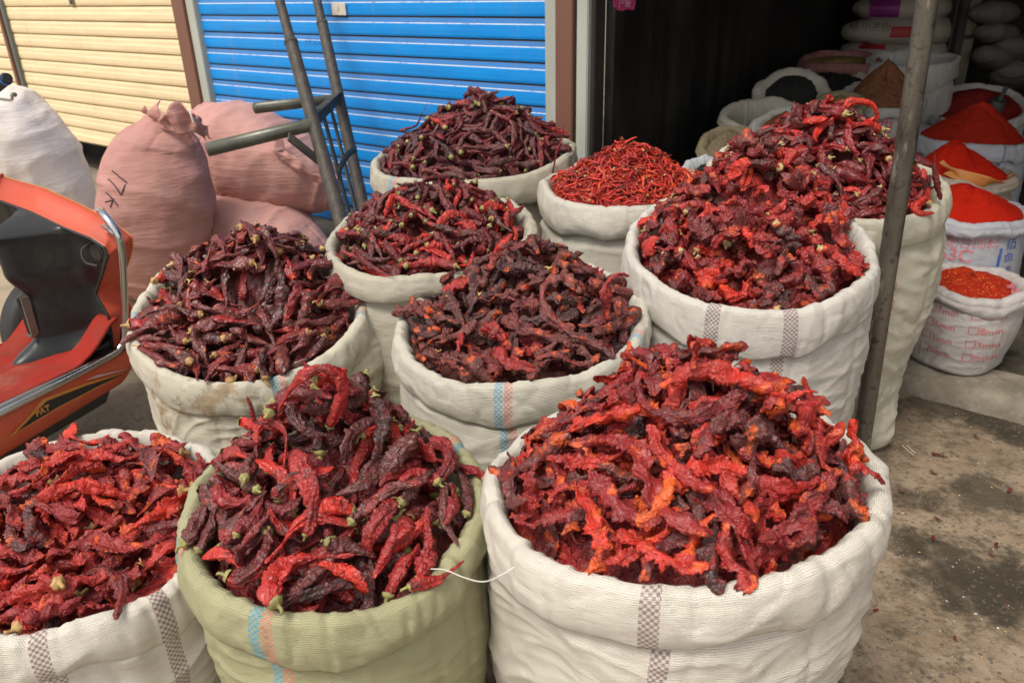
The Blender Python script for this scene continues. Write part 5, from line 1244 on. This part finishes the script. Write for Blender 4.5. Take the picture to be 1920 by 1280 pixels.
mb = MB(); mb.grid(V, len(zs), 9); mb.build('front_fairing', M_org, parent=sco, solid=.004)
V = []
for i in range(60):
    z = .285+.32*i/59
    for j in range(40):
        q = j/39; xr = RO(z)-.03; xl = LI(min(z, .73))-.03; x = xl+(xr-xl)*q; yy = .05+.12*math.sin(PI*q)**.8; V.append((x-1.7*(yy-.05), yy, z))
mb = MB(); mb.grid(V, 60, 40); mb.build('front_fairing', M_org, parent=sco, solid=.004)
mb = MB(); mb.tube([(RI(z)+.001, -.035, z) for z in zs], .0042, 8); mb.build('edge_trim', M_rubber, parent=sco)
mb = MB(); mb.tube([(RO(.285+(.5)*(z-.285)/.445)+.001, .046, .285+(.5)*(z-.285)/.445) for z in zs], .0025, 6); mb.build('edge_trim', M_gold, parent=sco)
# glove box lid, hook, slot, knob
mb = MB(); mb.box((-.10, -.085, .600), (.115, .012, .055), rotx(-.10)); mb.build('glove_box_lid', M_blk, parent=sco, bevel=.010)
mb = MB(); mb.box((-.012, -.168, .425), (.008, .010, .058), rotx(.03)); mb.build('slot', NT('slot_black').out((.004, .004, .004), .5), parent=sco, bevel=.002)
mb = MB(); mb.box((-.002, -.165, .425), (.0025, .012, .060)); mb.box((-.012, -.170, .364), (.012, .010, .003)); mb.build('slot_frame', mat_dusty('slot_metal', (.25, .24, .2), (.2, .19, .16), .4, .5), parent=sco)
mb = MB(); mb.tube([(.150, .002, .590), (.150, -.012, .590)], [.030, .026], 24); mb.build('round_cap', M_blk, parent=sco, bevel=.003)
mb = MB(); mb.tube(spline([(.13, .0, .62), (.112, -.025, .60), (.12, -.03, .565), (.155, -.02, .555)], 16), .0035, 8); mb.build('bag_hook', M_cmet, parent=sco)
# footboard
mb = MB(); poly = [(-.21, .02), (.20, .02), (.205, -.15), (.22, -.45), (.23, -.80), (-.23, -.80), (-.22, -.45), (-.205, -.15)]
mb.prism(poly, lambda x, y: (x, y, .262), lambda x, y: (x, y, .288)); mb.build('footboard', M_blk, parent=sco, bevel=.006)
V = []; nu, nv = 60, 40
for i in range(nu):
    f = i/(nu-1); y = -.80 + .80*f
    for j in range(nv):
        q = -1+2*j/(nv-1); w = .185 + .012*math.sin(3*y); x = q*w
        up_ = .10*float(sstep(-.20, .02, y))*(1 if abs(x) > .075 else 0) ; V.append((x, y - .02*float(sstep(-.1, 0, y)), .2925+up_*float(sstep(.07, .11, abs(x)))+.003*float(vn(x*14, y*14, 0, 9))+.0015*float(vn(x*60, y*60, 0, 8))))
mb = MB(); mb.grid(V, nu, nv); mb.build('carpet', M_car, parent=sco, solid=.008)
# side skirts
for sgn, vis in ((1, True), (-1, False)):
    V = []
    for i in range(50):
        f = i/49; y = .03 - .86*f; zt = .292 - .0*f; zb_ = .195 - .045*f + .05*float(sstep(.12, 0, f))
        for j in range(14):
            q = j/13; V.append((sgn*(.205+.028*f + .018*math.sin(PI*q) - .020*q), y, zt+(zb_-zt)*q))
    mb = MB(); mb.grid(V, 50, 14); sk_ = mb.build('side_skirt', M_org, parent=sco, solid=.004)
    V = []
    for i in range(40):
        f = i/39; y = -.10 - .70*f
        for j in range(8):
            q = j/7; V.append((sgn*(.190+.02*f-.05*q), y, .20-.045*f-.07*q*(1-.3*f)))
    mb = MB(); mb.grid(V, 40, 8); mb.build('under_panel', M_blk, parent=sco, solid=.004)
    if vis:
        bpy.context.view_layer.update()
        def decal(poly2, mat, name, off):
            import bmesh
            me = bpy.data.meshes.new(name); me.from_pydata([(x, y, 0) for x, y in poly2], [], [tuple(range(len(poly2)))])
            bm = bmesh.new(); bm.from_mesh(me); bmesh.ops.triangulate(bm, faces=bm.faces)
            for _ in range(3): bmesh.ops.subdivide_edges(bm, edges=[e for e in bm.edges if e.calc_length() > .015], cuts=1)
            bmesh.ops.triangulate(bm, faces=bm.faces); bm.to_mesh(me); bm.free()
            return wrap(me, name, tuple(np.array(sco.location)), tuple(h3), (0, 0, 1), tuple(r3), sk_, mat, sk_, off)
        decal([(-.03, .228), (-.20, .262), (-.33, .277), (-.345, .272), (-.45, .225), (-.30, .232), (-.15, .231)], M_gold, 'decal_outline', .0025)
        decal([(-.05, .229), (-.20, .255), (-.325, .268), (-.43, .228), (-.30, .237), (-.15, .235)], M_rubber, 'decal', .0032)
        decal([(-.02, .232), (-.16, .268), (-.20, .270), (-.10, .250)], NT('decal_grey').out((.5, .48, .45), .5), 'decal_stripe', .0028)
        wrap(textmesh('PAT', .024, 0, 1, .0006), 'lettering', tuple(np.array(sco.location)+h3*(-.345)+np.array([0, 0, .249])), tuple(h3), (0, 0, 1), tuple(r3), sk_, M_gold, sk_, .004)
# chrome crash bars and floor edge bar
for sgn in (1,):
    mb = MB(); mb.tube(spline([(sgn*.17, .03, .705), (sgn*.215, -.01, .725), (sgn*.262, -.03, .715), (sgn*.298, -.035, .675), (sgn*.298, -.035, .62), (sgn*.268, -.035, .50), (sgn*.225, -.035, .37), (sgn*.212, -.05, .315), (sgn*.215, -.12, .300), (sgn*.228, -.40, .298), (sgn*.240, -.78, .298)], 90), .0105, 16); mb.build('crash_bar', M_crm, parent=sco)
    mb = MB(); mb.tube(spline([(sgn*.20, .00, .675), (sgn*.25, -.02, .675), (sgn*.290, -.032, .668)], 14), .008, 12); mb.build('crash_bar_stay', M_crm, parent=sco)
    mb = MB(); mb.tube([(sgn*.206, -.10, .302), (sgn*.210, -.40, .305), (sgn*.214, -.78, .305)], .006, 10); mb.build('edge_bar', M_crm, parent=sco)
# steering column, handlebar, grips, lever
mb = MB(); mb.tube(spline([(-.32, -.02, .68), (-.34, -.08, .86), (-.35, -.12, 1.0)], 12), [.05]*12, 18); mb.build('steering_cover', M_blk, parent=sco)
inv = np.linalg.inv(np.array([[r3[0], h3[0], 0], [r3[1], h3[1], 0], [0, 0, 1.]]))
def loc_(p): return inv @ (np.array(p) - np.array([sco.location[0], sco.location[1], 0]))
g1 = loc_(P(12, 148, 1.045)); g0 = g1 + np.array([-.12, .015, -.045]); gc = g1+np.array([-.235, .05, -.05])
mb = MB(); mb.tube([g0, g1], [.017, .018], 20); mb.build('hand_grip', M_rubber, parent=sco)
dd = (g1-g0)/np.linalg.norm(g1-g0); mb = MB(); mb.tube([g1-dd*.008, g1], .0195, 20); mb.build('grip_ring', NT('blue_anodised').out((.01, .20, .75), .25, .6), parent=sco)
mb = MB(); mb.tube([g1, g1+dd*.012], [.018, .015], 20); mb.build('grip_end', M_rubber, parent=sco)
mb = MB(); mb.tube([gc, g0], .013, 14); mb.tube([gc, gc+(gc-g0)*3.4], .016, 14); mb.build('handlebar', M_blk, parent=sco)
l1 = loc_(P(28, 178, 1.0)); l0 = l1+np.array([-.05, .015, -.020]); l2 = l0+np.array([-.10, .03, -.005])
mb = MB(); mb.tube(spline([l2, l0, l1-np.array([.02, -.004, -.0]), l1], 16), [.005]*14+[.0065, .0075], 10); mb.build('brake_lever', M_crm, parent=sco)
# wheels, seat and tail, mostly hidden or beyond the frame
def wheel(y, r=.21, X=-.12):
    mb = MB(); mb.tube([(X-.045, y, r), (X-.035, y, r), (X+.035, y, r), (X+.045, y, r)], [r*.8, r, r, r*.8], 40); w = mb.build('wheel', M_rubber, parent=sco)
    mb = MB(); mb.tube([(X-.048, y, r), (X+.048, y, r)], r*.62, 24); mb.build('rim', M_crm, parent=w)
wheel(.17, .2, -.40); wheel(-1.02)
mb = MB(); mb.tube(spline([(-.30, .02, .55), (-.33, .10, .40), (-.34, .17, .22)], 10), .03, 14); mb.build('front_fork', M_blk, parent=sco)
tl = closed_sack('tail_body', None, None, None, (0, 0, 0), (.17, .16, .42), rotx(PI/2), M_org, 600, (2.6, 2.4), (.1, .35), .0, n=(40, 50)); tl.parent = sco; tl.location = (0, -1.12, .40)
for q in ('label', 'category'): 
    if q in tl: del tl[q]
st_ = closed_sack('seat', None, None, None, (0, 0, 0), (.15, .06, .36), rotx(PI/2), M_rubber, 601, (2.6, 2.4), (.1, .2), .0, n=(40, 50)); st_.parent = sco; st_.location = (0, -1.10, .70)
mb = MB(); mb.tube(spline([(.16, -.42, .15), (.21, -.44, .08), (.24, -.46, .02)], 10), .012, 10); mb.build('stand', M_blk, parent=sco)

# ---- unseen awning, inferred from the pole, sized to darken the shop
slab('awning', 1.5, 7.0, -.60, -.125, 2.46, 2.49, M_aw, 'unseen sheet metal awning sized to darken the open shop', 'awning')
# ------------------------------------------------------------------ camera
cam = bpy.data.cameras.new('camera'); co = bpy.data.objects.new('camera', cam); COL.objects.link(co); scene.camera = co
Mx = np.eye(4); Mx[:3, 0] = RC; Mx[:3, 1] = UC; Mx[:3, 2] = -_F; Mx[:3, 3] = CAM; co.matrix_world = Matrix(Mx)
cam.sensor_width = 36; cam.lens = FPX/1920*36; cam.clip_start = .02; cam.clip_end = 500
cam.dof.use_dof = True; cam.dof.focus_distance = 1.55; cam.dof.aperture_fstop = 7.0
# ------------------------------------------------------------------ light
w = bpy.data.worlds.new('World'); scene.world = w; w.use_nodes = True; nt = w.node_tree
sky = nt.nodes.new('ShaderNodeTexSky'); sky.sky_type = 'NISHITA'; sky.sun_disc = False
SE, SA = math.radians(62), math.radians(225)      # behind the camera, to the left
sky.sun_elevation = SE; sky.sun_rotation = SA; sky.air_density = 1.0; sky.dust_density = 4.0; sky.ozone_density = .6; sky.altitude = 1200
hs = nt.nodes.new('ShaderNodeHueSaturation'); hs.inputs['Saturation'].default_value = .25; nt.links.new(sky.outputs[0], hs.inputs['Color']); wm = nt.nodes.new('ShaderNodeMix'); wm.data_type = 'RGBA'; wm.blend_type = 'MULTIPLY'; wm.inputs[0].default_value = 1; wm.inputs[7].default_value = (1, .97, .92, 1); nt.links.new(hs.outputs[0], wm.inputs[6]); nt.links.new(wm.outputs[2], nt.nodes['Background'].inputs['Color'])
nt.nodes['Background'].inputs['Strength'].default_value = .140
sun = bpy.data.lights.new('sun', 'SUN'); sun.energy = 1.7; sun.angle = math.radians(24); sun.color = (1, .94, .86)
so = bpy.data.objects.new('sun', sun); COL.objects.link(so)
dv = Vector((math.sin(SA)*math.cos(SE), math.cos(SA)*math.cos(SE), math.sin(SE))); so.rotation_euler = dv.to_track_quat('Z', 'Y').to_euler()
scene.view_settings.view_transform = 'Standard'; scene.view_settings.look = 'None'; scene.view_settings.gamma = 1; scene.view_settings.exposure = .70
scene.cycles.use_denoising = True; scene.cycles.max_bounces = 6
